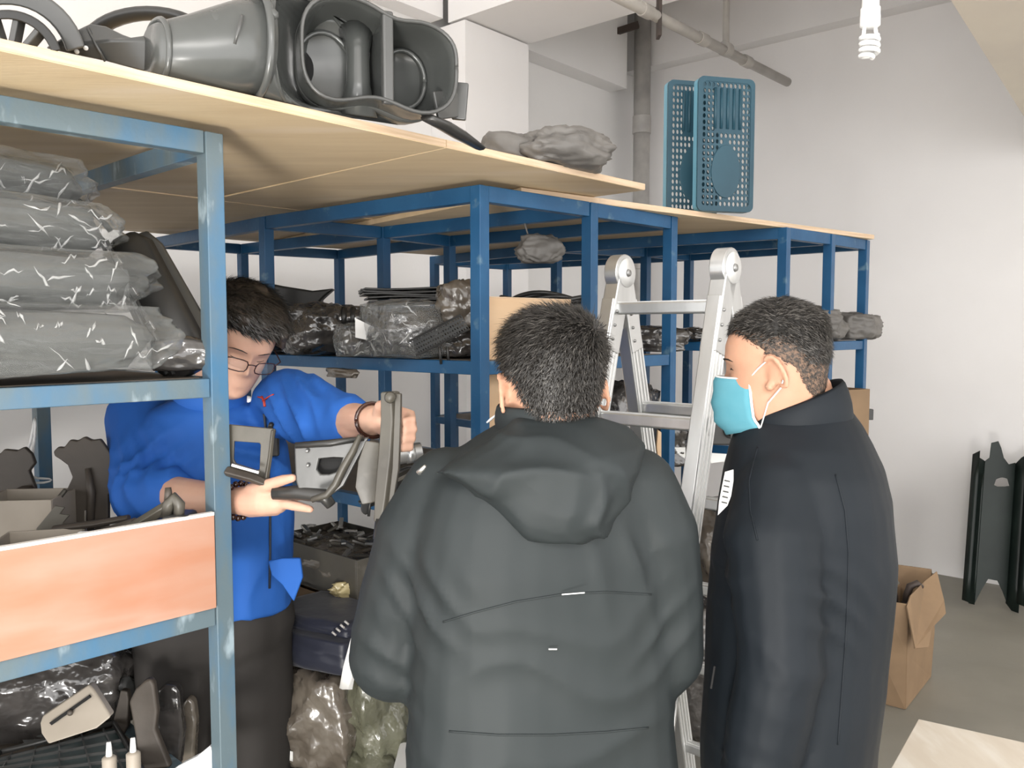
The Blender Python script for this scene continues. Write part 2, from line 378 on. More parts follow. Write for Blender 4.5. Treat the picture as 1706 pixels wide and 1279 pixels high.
sheet('plywood_sheet', s1+(s2-s1).normalized()*.003, s2, 1.05, Z1, .018, 'plywood sheet under the grey crumpled cover, ending before the blue crates')
s3 = Pz(868, 312, ZT+.018); s4 = Pz(1456, 391, ZT+.018)
sheet('plywood_sheet', s3, s4, 1.75, ZT, .018, 'low plywood sheet over the far rack, carrying the blue crates')
dd = (s1-s0).normalized(); dd.z = 0; nn = V((-dd.y, dd.x, 0))
r0 = V((s0.x,s0.y,0))+nn*1.06
sheet('plywood_sheet', r0, r0+dd*2.3, 1.0, Z1, .018, 'rear plywood sheet above the bagged stock and the aisle')
# ------------------------------------------------------------------ people: helpers
def fuse(ms, voxel, it=2, lam=.5, folds=(), amp=0, nsc=6, seed=0):
    """join closed shells into one continuous surface, relax it, then press folds into it"""
    m = M()
    for q in ms: m.merge(q)
    me = bpy.data.meshes.new('tmp'); me.from_pydata([tuple(q) for q in m.v], [], m.f); me.update()
    bm = bmesh.new(); bm.from_mesh(me); bmesh.ops.recalc_face_normals(bm, faces=bm.faces); bm.to_mesh(me); bm.free()
    o = bpy.data.objects.new('tmp', me); COL.objects.link(o)
    r = o.modifiers.new('r', 'REMESH'); r.mode = 'VOXEL'; r.voxel_size = voxel
    dg = bpy.context.evaluated_depsgraph_get(); ev = o.evaluated_get(dg); e = ev.to_mesh()
    n = len(e.vertices); co = np.empty(n*3); e.vertices.foreach_get('co', co); co = co.reshape(-1, 3)
    ed = np.empty(len(e.edges)*2, int); e.edges.foreach_get('vertices', ed); ed = ed.reshape(-1, 2)
    fs = [tuple(p.vertices) for p in e.polygons]
    deg = np.zeros(n); np.add.at(deg, ed[:,0], 1); np.add.at(deg, ed[:,1], 1); deg[deg == 0] = 1
    for k in range(it*2):
        s = np.zeros_like(co); np.add.at(s, ed[:,0], co[ed[:,1]]); np.add.at(s, ed[:,1], co[ed[:,0]])
        l = lam if k % 2 == 0 else -lam*.9
        co = co + l*(s/deg[:,None]-co)
    if folds or amp:
        me2 = bpy.data.meshes.new('t2'); me2.from_pydata(co.tolist(), [], fs); me2.update()
        nr = np.empty(n*3); me2.vertices.foreach_get('normal', nr); nr = nr.reshape(-1, 3)
        d = np.zeros(n)
        nz = np.array([noise.noise(V(q)*nsc+V((seed, 0, 0))) for q in co.tolist()])
        d += amp*nz
        for c, k, R, a, wl in folds:
            c = np.array(c); k = np.array(k, float); k /= np.linalg.norm(k)
            dv = co-c; r2 = (dv**2).sum(1)/R**2
            ph = dv@k/wl*2*PI + nz*7.0
            d += a*np.exp(-r2)*(1-np.abs(np.sin(ph/2))*2)
        co = co + nr*d[:,None]; bpy.data.meshes.remove(me2)
    ev.to_mesh_clear(); bpy.data.objects.remove(o); bpy.data.meshes.remove(me)
    out = M(); out.v = [V(q) for q in co.tolist()]; out.f = fs; return out
def capsule(m, pts, rs, n=14):
    pts = [V(p) for p in pts]
    for p, r in zip(pts, rs): m.sphere(p, r, n, 8)
    m.tube(pts, rs, n) if len(pts) > 1 else None
    return m
def chain(pts, rs, n=14): return capsule(M(), pts, rs, n)
def torso(secs, n=28):
    """secs: (centre, right, forward, rx, ry)"""
    rs = []
    for c, r, f, rx, ry in secs:
        ring_ = []
        for j in range(n):
            a = 2*PI*j/n; x, y = math.cos(a), math.sin(a); e = 2.5
            k = (abs(x)**e+abs(y)**e)**(-1/e); ring_.append(V(c)+V(r)*(x*k*rx)+V(f)*(y*k*ry))
        rs.append(ring_)
    return M().rings(rs)
# head in its own frame: chin at z=0, crown at .235, y = forward
HS = [(-.03,.050,-.072,.052),(-.012,.070,-.075,.050),(0,.086,-.078,.046),(.012,.094,-.08,.053),(.03,.096,-.083,.060),(.05,.095,-.087,.0655),(.07,.094,-.091,.069),
      (.09,.092,-.095,.0715),(.108,.091,-.099,.0735),(.125,.093,-.102,.0755),(.145,.095,-.104,.077),(.165,.092,-.103,.077),(.185,.083,-.097,.074),
      (.203,.068,-.086,.066),(.218,.047,-.067,.053),(.229,.022,-.043,.034),(.2345,.002,-.022,.014)]
def head_grid(n=56, sub=3):
    rows = []
    zs = []
    for i in range(len(HS)-1):
        for k in range(sub): zs.append((i, k/sub))
    zs.append((len(HS)-2, 1.0))
    for i, t in zs:
        q = [HS[i][c]*(1-t)+HS[i+1][c]*t for c in range(4)]
        row = []
        for j in range(n):
            a = 2*PI*j/n; x, y = math.sin(a), math.cos(a)
            cy, ry = (q[1]+q[2])/2, (q[1]-q[2])/2
            e = 2.25; k = (abs(x)**e+abs(y)**e)**(-1/e)
            row.append(V((x*k*q[3], cy+y*k*ry, q[0])))
        rows.append(row)
    return rows
GA = [  # (centre, sigma xyz, push forward)
    ((0,.1,.121),(.008,.03,.016),.004), ((0,.1,.096),(.0085,.03,.017),.014), ((0,.1,.083),(.0095,.03,.009),.012),
    ((.014,.095,.079),(.007,.03,.007),.006), ((-.014,.095,.079),(.007,.03,.007),.006),
    ((.031,.09,.117),(.015,.04,.009),-.010), ((-.031,.09,.117),(.015,.04,.009),-.010),
    ((.031,.09,.116),(.011,.04,.0055),.005), ((-.031,.09,.116),(.011,.04,.0055),.005),
    ((.03,.09,.137),(.02,.04,.006),.004), ((-.03,.09,.137),(.02,.04,.006),.004),
    ((0,.09,.053),(.02,.04,.0035),.004), ((0,.09,.041),(.017,.04,.004),.0045), ((0,.09,.047),(.022,.04,.0016),-.004), ((0,.09,.031),(.016,.04,.005),-.003),
    ((0,.09,.012),(.018,.04,.009),.006), ((.04,.08,.085),(.016,.04,.016),.004), ((-.04,.08,.085),(.016,.04,.016),.004)]
def head_mesh(T, ears=True):
    rows = head_grid()
    for row in rows:
        for i, q in enumerate(row):
            if q.y > .02:
                dy = 0
                for c, s, a in GA:
                    dy += a*math.exp(-((q.x-c[0])/s[0])**2-((q.z-c[2])/s[2])**2)
                row[i] = q+V((0, dy*min(1, (q.y-.02)/.04), 0))
    ms = [M().rings([[T @ q for q in r] for r in rows])]
    if ears:
        for s in (-1, 1):
            m = M()
            pts = []
            for k in range(15):                               # rim
                a = -.5+k/14*4.5
                pts.append(T @ V((s*(.081+.010*math.sin(a*.55+.5)), -.012-.019*math.sin(a*.9-.8)*1.0, .103+.031*math.cos(a-.35))))
            m.tube(pts, [.0045]*15, 8)
            m.sphere(T @ V((s*.079,-.010,.102)), (.006,.017,.028), 12, 8, (T.to_3x3() @ Matrix.Rotation(s*.35, 3, 'Z') @ Matrix.Rotation(.2, 3, 'X')))
            m.sphere(T @ V((s*.079,.003,.076)), .0085, 10, 8)
            ms.append(m)
    return ms
def face_T(origin, face, up=(0,0,1)):
    f = V(face).normalized(); u = V(up); u = (u-f*u.dot(f)).normalized(); r = f.cross(u)
    m = Matrix((r, f, u)).transposed().to_4x4(); m.translation = V(origin); return m
def fpt(T, x, z, off=0):
    """point on the face surface in front of local (x, z)"""
    for i in range(len(HS)-1):
        if HS[i][0] <= z <= HS[i+1][0]: break
    t = (z-HS[i][0])/(HS[i+1][0]-HS[i][0]); q = [HS[i][c]*(1-t)+HS[i+1][c]*t for c in range(4)]
    cy, ry = (q[1]+q[2])/2, (q[1]-q[2])/2; e = 2.25
    y = cy+ry*max(0, 1-abs(x/q[3])**e)**(1/e)
    y += sum(a*math.exp(-((x-c[0])/s[0])**2-((z-c[2])/s[2])**2) for c, s, a in GA)*min(1, max(0, (y-.02)/.04))
    return T @ V((x, y+off, z))
from mathutils.bvhtree import BVHTree
def bvh(m): return BVHTree.FromPolygons([tuple(q) for q in m.v], m.f)
def hit(b, px, py, off=.002):
    d = ray(px, py).normalized(); l = b.ray_cast(V((0,0,HC)), d)[0]
    return (l if l else P(px, py, 1.8))-d*off
def dense(pts, k=10):
    return [(a[0]+(b[0]-a[0])*i/k, a[1]+(b[1]-a[1])*i/k) for a, b in zip(pts, pts[1:]) for i in range(k)]+[pts[-1]]
def smooth(a, b, x):
    t = min(1, max(0, (x-a)/(b-a))); return t*t*(3-2*t)
def hairline(q, p):
    """signed height above the hairline (local head coordinates)"""
    y = q.y
    if y > .06: z = p['front']
    elif y > .015: z = p['front']+(p['temple']-p['front'])*smooth(.06, .015, y)
    elif y > -.035: z = p['temple']+(p['ear']-p['temple'])*smooth(.015, -.005, y)
    else: z = p['ear']+(p['nape']-p['ear'])*smooth(-.035, -.075, y)
    return q.z-z
def hair_shell(T, p, mt, parent, name='hair', wob=.0015, nz=60):
    rows = head_grid(88, 6); out = []
    nr = len(rows)
    for i, row in enumerate(rows):
        r2 = []
        for j, q in enumerate(row):
            c = V((0, -.005, min(.14, max(.05, q.z))))
            n = (q-c).normalized()
            h = hairline(q, p)+noise.noise(q*40)*p.get('edge', .004)
            s = smooth(-.004, p.get('ramp', .02), h)
            th = -.006+(.0075+p['thick'](q))*s
            th += noise.noise(q*nz)*wob*s
            r2.append(T @ (q+n*th))
        out.append(r2)
    return mk(name, M().rings(out), mt, parent, smooth=True)
def strands(T, p, mt, parent, n, ln, flow, lift=.35, wd=.0009, name='hair_strands', seed=1, zmin=None, mix=None):
    rnd = random.Random(seed); rows = head_grid(88, 6); m = M(); k = 0; tries = 0
    R3 = T.to_3x3()
    while k < n and tries < n*20:
        tries += 1
        i = rnd.randrange(len(rows)-1); j = rnd.randrange(88)
        q = rows[i][j].lerp(rows[i+1][(j+1) % 88], rnd.random())
        if rnd.random() > math.hypot(q.x, q.y+.005)/.1: continue
        h = hairline(q, p)
        if h < .002*rnd.random(): continue
        c = V((0,-.005,min(.14,max(.05,q.z)))); nn = (q-c).normalized()
        s = smooth(-.004, p.get('ramp', .02), h)
        th = max(.0005, (.0015+p['thick'](q))*s)
        d = flow(q); d = d-nn*d.dot(nn)
        if d.length < 1e-4: continue
        d.normalize(); d = (d+V((rnd.gauss(0,.22), rnd.gauss(0,.22), rnd.gauss(0,.22)))).normalized()
        L_ = ln(q)*(.6+.7*rnd.random())
        a = q+nn*th; b = a+(d*.75+nn*lift)*L_*.55; e = b+(d+nn*(lift*.1))*L_*.5
        sd = d.cross(nn).normalized()*wd*(.6+.8*rnd.random())
        pts = [a-sd, a+sd, b-sd*.8, b+sd*.8, e]
        m.add([T @ x for x in pts], [(0,1,3,2),(2,3,4)]); k += 1
    return mk(name, m, mt, parent)
def collar(name, c, r, f, rx, ry, h, mt, parent, lean=0, t=.006, open_=0, flare=.01):
    rs = []
    n = 36
    prof = [(0,0),(flare*.6,h*.5),(flare*0,h),(-t,h),(-t+flare*.4,h*.5),(-t,0)]
    for o_, z in prof:
        ring_ = []
        for j in range(n):
            a = 2*PI*j/n
            ring_.append(V(c)+V(r)*(math.cos(a)*(rx+o_))+V(f)*(math.sin(a)*(ry+o_)+lean*z)+UP*(z+.012*math.sin(a)*-1*open_))
        rs.append(ring_)
    m = M(); b = 0
    for k in range(len(rs)): m.v += rs[k]
    for k in range(len(rs)):
        k2 = (k+1) % len(rs)
        for j in range(n): m.f.append((k*n+j, k*n+(j+1)%n, k2*n+(j+1)%n, k2*n+j))
    return mk(name, m, mt, parent, smooth=True, subs=1)
def legs_and_shoes(base, r, f, hip, spread, parent, mt='trousers_dark', hz=.86):
    """trousers plus shoes, standing on the floor; returns bare-leg shells for the body"""
    ms, sh, bare = [], [], []
    r, f = V(r), V(f)
    for s in (-1, 1):
        h = V(hip)+r*(s*.09); k = V(base)+r*(s*spread*.9)+UP*.46+f*.02; a = V(base)+r*(s*spread)+UP*.09
        ms.append(chain([h, h.lerp(k,.5), k, k.lerp(a,.5), a+UP*.0], [.098,.088,.072,.066,.060]))
        bare.append(chain([h, k, a], [.075,.05,.038]))
        q = a-UP*.09
        c = [(-.06,.035,.085),(-.03,.042,.095),(.04,.045,.085),(.10,.050,.06),(.16,.049,.045),(.195,.03,.03)]
        rs = []
        for y, w, z in c:
            rs.append([q+f*y+r*(math.cos(t)*w)+UP*(max(.002, z/2+math.sin(t)*z/2)) for t in [2*PI*i/14 for i in range(14)]])
        mk('shoe', M().rings(rs), 'shoe_black', parent, smooth=True)
    ms.append(chain([V(hip)-r*.07+UP*.05, V(hip)+r*.07+UP*.05], [.125,.125]))
    bare.append(chain([V(hip)-r*.05, V(hip)+r*.05], [.1,.1]))
    mk('trousers', fuse(ms, .012, 2, amp=.006, nsc=9), mt, parent, smooth=True)
    return bare
def hand_shell(w, d, n, size=1.0, curl=.6, thumb=1):
    """a relaxed hand: wrist point, finger direction, palm normal"""
    w, d, n = V(w), V(d).normalized(), V(n).normalized(); s = d.cross(n)
    ms = [chain([w, w+d*.05*size, w+d*.085*size], [.026*size,.031*size,.027*size])]
    ms.append(chain([w+d*.045+s*.02, w+d*.088+s*.024], [.02,.016])); ms.append(chain([w+d*.045-s*.02, w+d*.085-s*.024], [.02,.016]))
    for i, L_ in enumerate((.072,.082,.076,.058)):
        b = w+d*.09+s*((1.5-i)*.0185*thumb)
        q1 = b+(d*math.cos(curl*.5)+n*math.sin(curl*.5))*L_*.45
        q2 = q1+(d*math.cos(curl*1.3)+n*math.sin(curl*1.3))*L_*.32
        q3 = q2+(d*math.cos(curl*2)+n*math.sin(curl*2))*L_*.25
        ms.append(chain([b, q1, q2, q3], [.0095,.009,.0085,.007], 10))
    b = w+d*.03+s*.025*thumb
    ms.append(chain([b, b+(d*.6+s*.6*thumb+n*.35)*.035, b+(d*.85+s*.55*thumb+n*.5)*.065], [.013,.0105,.008], 10))
    return ms

# ------------------------------------------------------------------ man in the hooded grey jacket, seen from behind
def man_hooded():
    yb = 1.37
    fw = V((-.26,.966,0)).normalized(); rt = V((fw.y,-fw.x,0))
    T = face_T((.066, yb-.005, 1.442), (fw.x, fw.y, -.10))
    c = V((.052, yb, 0))
    o = bpy.data.objects.new('person', None)
    body = []
    body += head_mesh(T)
    body.append(chain([(.062,yb-.02,1.53),(.055,yb-.015,1.40)], [.058,.066]))
    body.append(torso([(c+UP*z, rt, fw, a, b) for z, a, b in ((1.42,.10,.08),(1.38,.16,.1),(1.2,.165,.11),(1.0,.15,.10),(.88,.16,.1))]))
    ls, le, lw = V((-.138,yb,1.375)), V((-.205,yb+.03,1.085)), V((-.13,yb+.25,1.03))
    rs_, re, rw = V((.238,yb+.0,1.38)), V((.262,yb+.03,1.09)), V((.225,yb+.19,.93))
    body.append(chain([ls+UP*-.03,le,lw],[.04,.038,.03])); body.append(chain([rs_+UP*-.03,re,rw],[.04,.038,.03]))
    body += hand_shell(lw+V((.02,.05,-.01)), (.35,.9,-.15), (.5,-.1,-.8), curl=.7, thumb=1)
    body += hand_shell(rw+V((-.01,.045,-.03)), (-.2,.85,-.5), (-.5,-.1,-.8), curl=.7, thumb=-1)
    hip = c+UP*.86
    tmp = bpy.data.objects.new('tmp', None)
    bm_ = []
    for s in (-1,1): bm_.append(chain([hip+rt*(s*.09), c+rt*(s*.1)+UP*.46, c+rt*(s*.11)+UP*.09],[.08,.05,.038]))
    body += bm_; body.append(chain([hip-rt*.05,hip+rt*.05],[.1,.1]))
    o = mk('person', fuse(body, .0048, 1, .4), 'skin', None, smooth=True,
           label='man seen from behind in a dark grey hooded jacket, facing the shelves', cat='person')
    legs_and_shoes(c, rt, fw, hip, .11, o)
    # jacket
    js = [torso([(c+V((dx,0,z)), rt, fw, a, b) for z, dx, a, b in ((1.492,.005,.078,.075),(1.470,.0,.112,.095),(1.44,.0,.158,.112),(1.405,.0,.190,.125),(1.36,0,.208,.134),(1.28,0,.224,.142),(1.15,.002,.222,.146),(1.02,.0,.228,.15),(.90,.0,.236,.152),(.80,0,.236,.15))])]
    js.append(chain([ls+V((.03,0,.005)), ls+V((-.005,0,-.07)), le.lerp(ls,.35), le], [.075,.085,.082,.078]))
    js.append(chain([le, le.lerp(lw,.5), lw],[.078,.068,.058]))
    js.append(chain([rs_+V((-.03,0,.0)), rs_+V((-.004,0,-.07)), re.lerp(rs_,.35), re],[.075,.08,.078,.07]))
    js.append(chain([re, re.lerp(rw,.5), rw],[.07,.064,.055]))
    folds = [((-.20,yb-.02,1.12),(.45,0,1),.07,.005,.07),((-.12,yb-.08,1.22),(.8,0,.6),.07,.009,.05),((.24,yb-.05,1.16),(-.5,0,1),.07,.005,.06),
             ((.05,yb-.1,1.0),(.1,0,1),.2,.005,.10),((-.15,yb-.05,1.03),(.8,.3,.8),.05,.006,.05),((.19,yb-.1,1.28),(1,0,.3),.07,.006,.05)]
    jm = fuse(js, .0085, 3, .5, folds, .008, 5, 3); mk('jacket', jm, 'jacket_grey', o, smooth=True)
    jb = bvh(jm); H = lambda x, y: hit(jb, x, y, .0005)
    for pts in (((738,1036),(790,1020),(860,1002),(940,989),(1010,986),(1085,990)), ((748,1218),(830,1224),(920,1224),(1010,1219),(1080,1212))):
        mk('back_seam', M().tube([H(*q) for q in dense(pts)], .0016, 6), 'jacket_grey', o, smooth=True)
    collar('collar', (.058,yb-.004,1.470), rt, fw, .083, .080, .056, 'jacket_grey', o, lean=.1)
    mk('shirt_collar', M().tube([P(p[0],p[1],yb+.02) for p in ((811,704),(818,698),(828,690))], [.004,.006,.004], 8, flat=.4), 'shirt_white', o, smooth=True)
    # hood lying on the back
    hd = []
    out = [(786,742),(740,775),(715,792),(760,812),(800,836),(840,870),(880,897),(930,906),(985,902),(1022,880),(1042,840),(1068,790),(1082,745),(1050,712),(1000,697),(930,690),(860,696)]
    rows = []
    def on_back(px, py, lift):
        q = P(px, py, yb-.118); b = smooth(690, 800, py)
        q = P(px, py, yb-.075-.062*b-lift); 
        x = (px-912)/260; q.y += .055*x*x*(1-.3*b)
        return q
    cx_, cy_ = 915, 790
    for k, (s, l) in enumerate(((.05,.045),(.35,.045),(.62,.040),(.82,.030),(.94,.016),(1.0,-.004),(.96,-.03),(.5,-.04))):
        rows.append([on_back(cx_+(x-cx_)*s, cy_+(y-cy_)*s, l+.006*noise.noise(V((x*s*.012,y*s*.012,k*.4)))) for x, y in out])
    m = M().rings(rows)
    hm = fuse([m], .006, 3, .5, [((.16,yb-.15,1.36),(1,0,.5),.06,.008,.045),((-.05,yb-.15,1.33),(.5,0,1),.07,.006,.06),((.02,yb-.15,1.42),(.1,0,1),.1,.005,.05)], .010, 10, 5)
    mk('hood', hm, 'jacket_grey', o, smooth=True)
    zz = P(697,788,yb-.085); mk('zip_pull', M().tube([zz, zz+V((.012,-.004,.012))], [.005,.003], 8), 'zip_metal', o, smooth=True)
    # small reflective threads on the back
    for a, b in (((936,990),(974,987)),((914,1081),(928,1081))):
        mk('reflective_stitch', M().bar(P(*a,yb-.153), P(*b,yb-.153), .0015, .0015), 'paper', o)
    # hair
    p = dict(front=.19, temple=.165, ear=.125, nape=.052, ramp=.03, edge=.006, thick=lambda q: .003+.005*smooth(.10,.19,q.z))
    hair_shell(T, p, 'hair_black', o)
    wh = V((.042,-.075,.178))
    def flow(q):
        d = q-wh; d = V((d.x, d.y, d.z)); s = V((0,-1,0)).cross(d)*.35
        return d+s+V((0,0,-.02))
    strands(T, p, 'hair_strand', o, 9000, lambda q: .010+.012*smooth(.10,.2,q.z), flow, .45, .0008, seed=3)
    strands(T, p, 'hair_grey', o, 1500, lambda q: .010+.010*smooth(.10,.2,q.z), flow, .5, .0006, 'hair_grey_strands', seed=4)
    return o
HOODED = man_hooded()

# ------------------------------------------------------------------ man with a surgical mask, seen from the side
def man_masked():
    fw = V((-.90,.435,0)).normalized(); rt = V((fw.y,-fw.x,0))        # his right
    c = V((.535,1.56,0))
    T = face_T((.500,1.53,1.478), (fw.x, fw.y, -.13)) @ Matrix.Scale(.925, 4)
    body = head_mesh(T)
    body.append(chain([(.535,1.535,1.53),(.565,1.535,1.40)],[.058,.068]))
    body.append(torso([(c+UP*z, rt, fw, a, b) for z, a, b in ((1.42,.10,.08),(1.38,.16,.1),(1.2,.165,.11),(1.0,.15,.10),(.88,.16,.1))]))
    L = -rt
    ls = c+L*.160+UP*1.355+fw*.01; le = c+L*.205+UP*1.08-fw*.01; lw = c+L*.205+UP*.85+fw*.03
    rs_ = c-L*.160+UP*1.355; re = c-L*.205+UP*1.08; rw = c-L*.19+UP*.88+fw*.06
    body.append(chain([ls+UP*-.03,le,lw],[.04,.038,.03])); body.append(chain([rs_+UP*-.03,re,rw],[.04,.038,.03]))
    body += hand_shell(lw-UP*.04, (-.05,.1,-1), (.3,.9,0), curl=.45, thumb=1); body += hand_shell(rw-UP*.04, (-.05,.0,-1), (.2,-.9,0), curl=.45, thumb=-1)
    hip = c+UP*.86
    for s in (-1,1): body.append(chain([hip+rt*(s*.09), c+rt*(s*.1)+UP*.46, c+rt*(s*.11)+UP*.09],[.08,.05,.038]))
    body.append(chain([hip-rt*.05,hip+rt*.05],[.1,.1]))
    o = mk('person', fuse(body, .0045, 1, .4), 'skin', None, smooth=True,
           label='man in a black jacket and blue surgical mask, standing sideways at the right', cat='person')
    legs_and_shoes(c, rt, fw, hip, .11, o)
    js = [torso([(c+fw*d+UP*z, rt, fw, a, b) for z, d, a, b in ((1.50,-.01,.075,.085),(1.47,-.01,.105,.108),(1.435,-.012,.145,.125),(1.39,-.016,.175,.142),(1.33,-.018,.19,.155),(1.22,-.018,.195,.164),(1.10,-.012,.195,.166),(.98,-.008,.20,.165),(.86,0,.20,.16),(.80,0,.20,.158))])]
    js.append(chain([ls-L*.03, ls-UP*.07+L*.008, le.lerp(ls,.4), le],[.078,.086,.082,.074])); js.append(chain([le, lw.lerp(le,.5), lw],[.074,.068,.060]))
    js.append(chain([rs_, re],[.080,.072])); js.append(chain([re,rw],[.072,.056]))
    folds = [(ls-UP*.17-fw*.07,(.7,0,1),.07,.008,.05),(le,(.5,0,1),.07,.005,.06),(ls-UP*.12+fw*.08,(-.9,0,.7),.08,.006,.06),(lw+UP*.02,(.3,0,1),.07,.006,.05)]
    jm = fuse(js, .0085, 3, .5, folds, .007, 5, 9); mk('jacket', jm, 'jacket_navy', o, smooth=True); jb = bvh(jm)
    mk('sleeve_seam', M().tube([hit(jb,x,y,.0004) for x,y in dense(((1392,790),(1408,850),(1414,920),(1412,1000),(1408,1080),(1402,1160),(1396,1240)))], .0016, 6), 'jacket_navy', o, smooth=True)
    mk('shoulder_seam', M().tube([hit(jb,x,y,.0004) for x,y in dense(((1262,745),(1248,800),(1250,850),(1262,900)))], .0016, 6), 'jacket_navy', o, smooth=True)
    cc = V((.540,1.535,1.462)); m = M(); n = 40; rs = []
    for o_, z in ((0,0),(.008,.5),(.002,1),(-.006,1),(.001,.5),(-.007,0)):
        ring_ = []
        for j in range(n):
            a = 2*PI*j/n; h = .060+.026*(-math.sin(a))+.012*math.cos(a)
            ring_.append(cc+rt*(math.cos(a)*(.078+o_))+fw*(math.sin(a)*(.090+o_)+.02*z)+UP*(h*z-.01*math.sin(a)))
        rs.append(ring_)
    for r in rs: m.v += r
    for k in range(6):
        for j in range(n): m.f.append((k*n+j, k*n+(j+1)%n, ((k+1)%6)*n+(j+1)%n, ((k+1)%6)*n+j))
    mk('collar', m, 'jacket_navy', o, smooth=True, subs=1)
    mk('pocket_slit', M().bar(c+L*.205+fw*.10+UP*1.06, c+L*.208+fw*.105+UP*1.02, .004, .003, fw), 'dark_inside', o)
    # hair: longer crown and a clipped side
    p = dict(front=.186, temple=.160, ear=.142, nape=.075, ramp=.018, edge=.006, thick=lambda q: .003+.009*smooth(.15,.20,q.z))
    top = dict(p); top['ear'] = .155; top['temple'] = .168; top['nape'] = .11; top['ramp'] = .03
    hair_shell(T, top, 'hair_black', o)
    side = dict(front=.19, temple=.150, ear=.115, nape=.040, ramp=.010, edge=.006, thick=lambda q: .0008)
    hair_shell(T, side, 'hair_stubble', o, 'clipped_side_hair', .0004)
    def flow(q): return V((q.x*.6, -.25-q.y*.5, -.6*smooth(.2,.1,q.z)))
    def flow2(q): return V((q.x*.5, .75 if q.y > -.02 else -.5, .1 if q.z > .19 else -.35))
    strands(T, top, 'hair_strand', o, 7000, lambda q: .013, flow2, .35, .0008, seed=5)
    strands(T, top, 'hair_grey', o, 3200, lambda q: .012, flow2, .4, .0007, 'hair_grey_strands', seed=6)
    strands(T, side, 'hair_strand', o, 5200, lambda q: .006, lambda q: V((0,-.6,-.7)), .18, .00055, 'side_hair_strands', seed=7)
    # eye, brow, mask
    for s in (-1, 1):
        mk('eyebrow', M().tube([fpt(T,s*x,z,-.0005) for x,z in ((.014,.134),(.028,.138),(.044,.136),(.052,.131))], [.0015,.0028,.0024,.001], 8, flat=.6), 'hair_black', o, smooth=True)
        mk('eye', M().tube([fpt(T,s*x,z,-.001) for x,z in ((.020,.115),(.031,.117),(.043,.114))], [.001,.0022,.001], 8), 'dark_inside', o, smooth=True)
    rows = []
    for i in range(13):
        v = i/12; z = .103-.118*v
        row = []
        for j in range(25):
            u = j/12-1
            w = .066-.012*abs(v-.45)
            bul = (1-abs(u)**2.2)
            y = .043+.078*bul*(.86+.30*math.sin(PI*(.12+v*.72)))-.010*smooth(.75,1,v)
            z2 = z-.006*(1-abs(u))*(-1 if v < .3 else 1)*.4-.018*(abs(u)**2)*(.5-v)
            row.append(T @ V((u*w*(1.0), y+.0022*math.sin(v*PI*6)*(1-u*u), z2)))
        rows.append(row)
    mm = M().rings(rows, cap=False, closed=False)
    k = mk('face_mask', mm, 'mask_blue', o, smooth=True, solid=.002); k['label'] = 'light blue surgical face mask'
    mk('mask_top_band', M().tube([q+V((0,0,.0)) for q in rows[0]], .0026, 6, flat=.7), 'mask_white', k, smooth=True)
    for s, e in ((-1, 0), (1, 24)):
        mk('mask_side_band', M().tube([rows[i][e] for i in range(13)], .0026, 6), 'mask_white', k, smooth=True)
        x = .0775*s
        mk('ear_loop', M().tube([rows[0][e], T @ V((x*1.0,.022,.112)), T @ V((x*1.04,.0,.128)), T @ V((x*1.14,-.018,.124)), T @ V((x*1.16,-.030,.10)), T @ V((x*1.06,-.018,.072)), T @ V((x*.98,.01,.045)), rows[12][e]], .0014, 6), 'mask_white', k, smooth=True)
    # paper he holds in front of him
    return o
MASKED = man_masked()
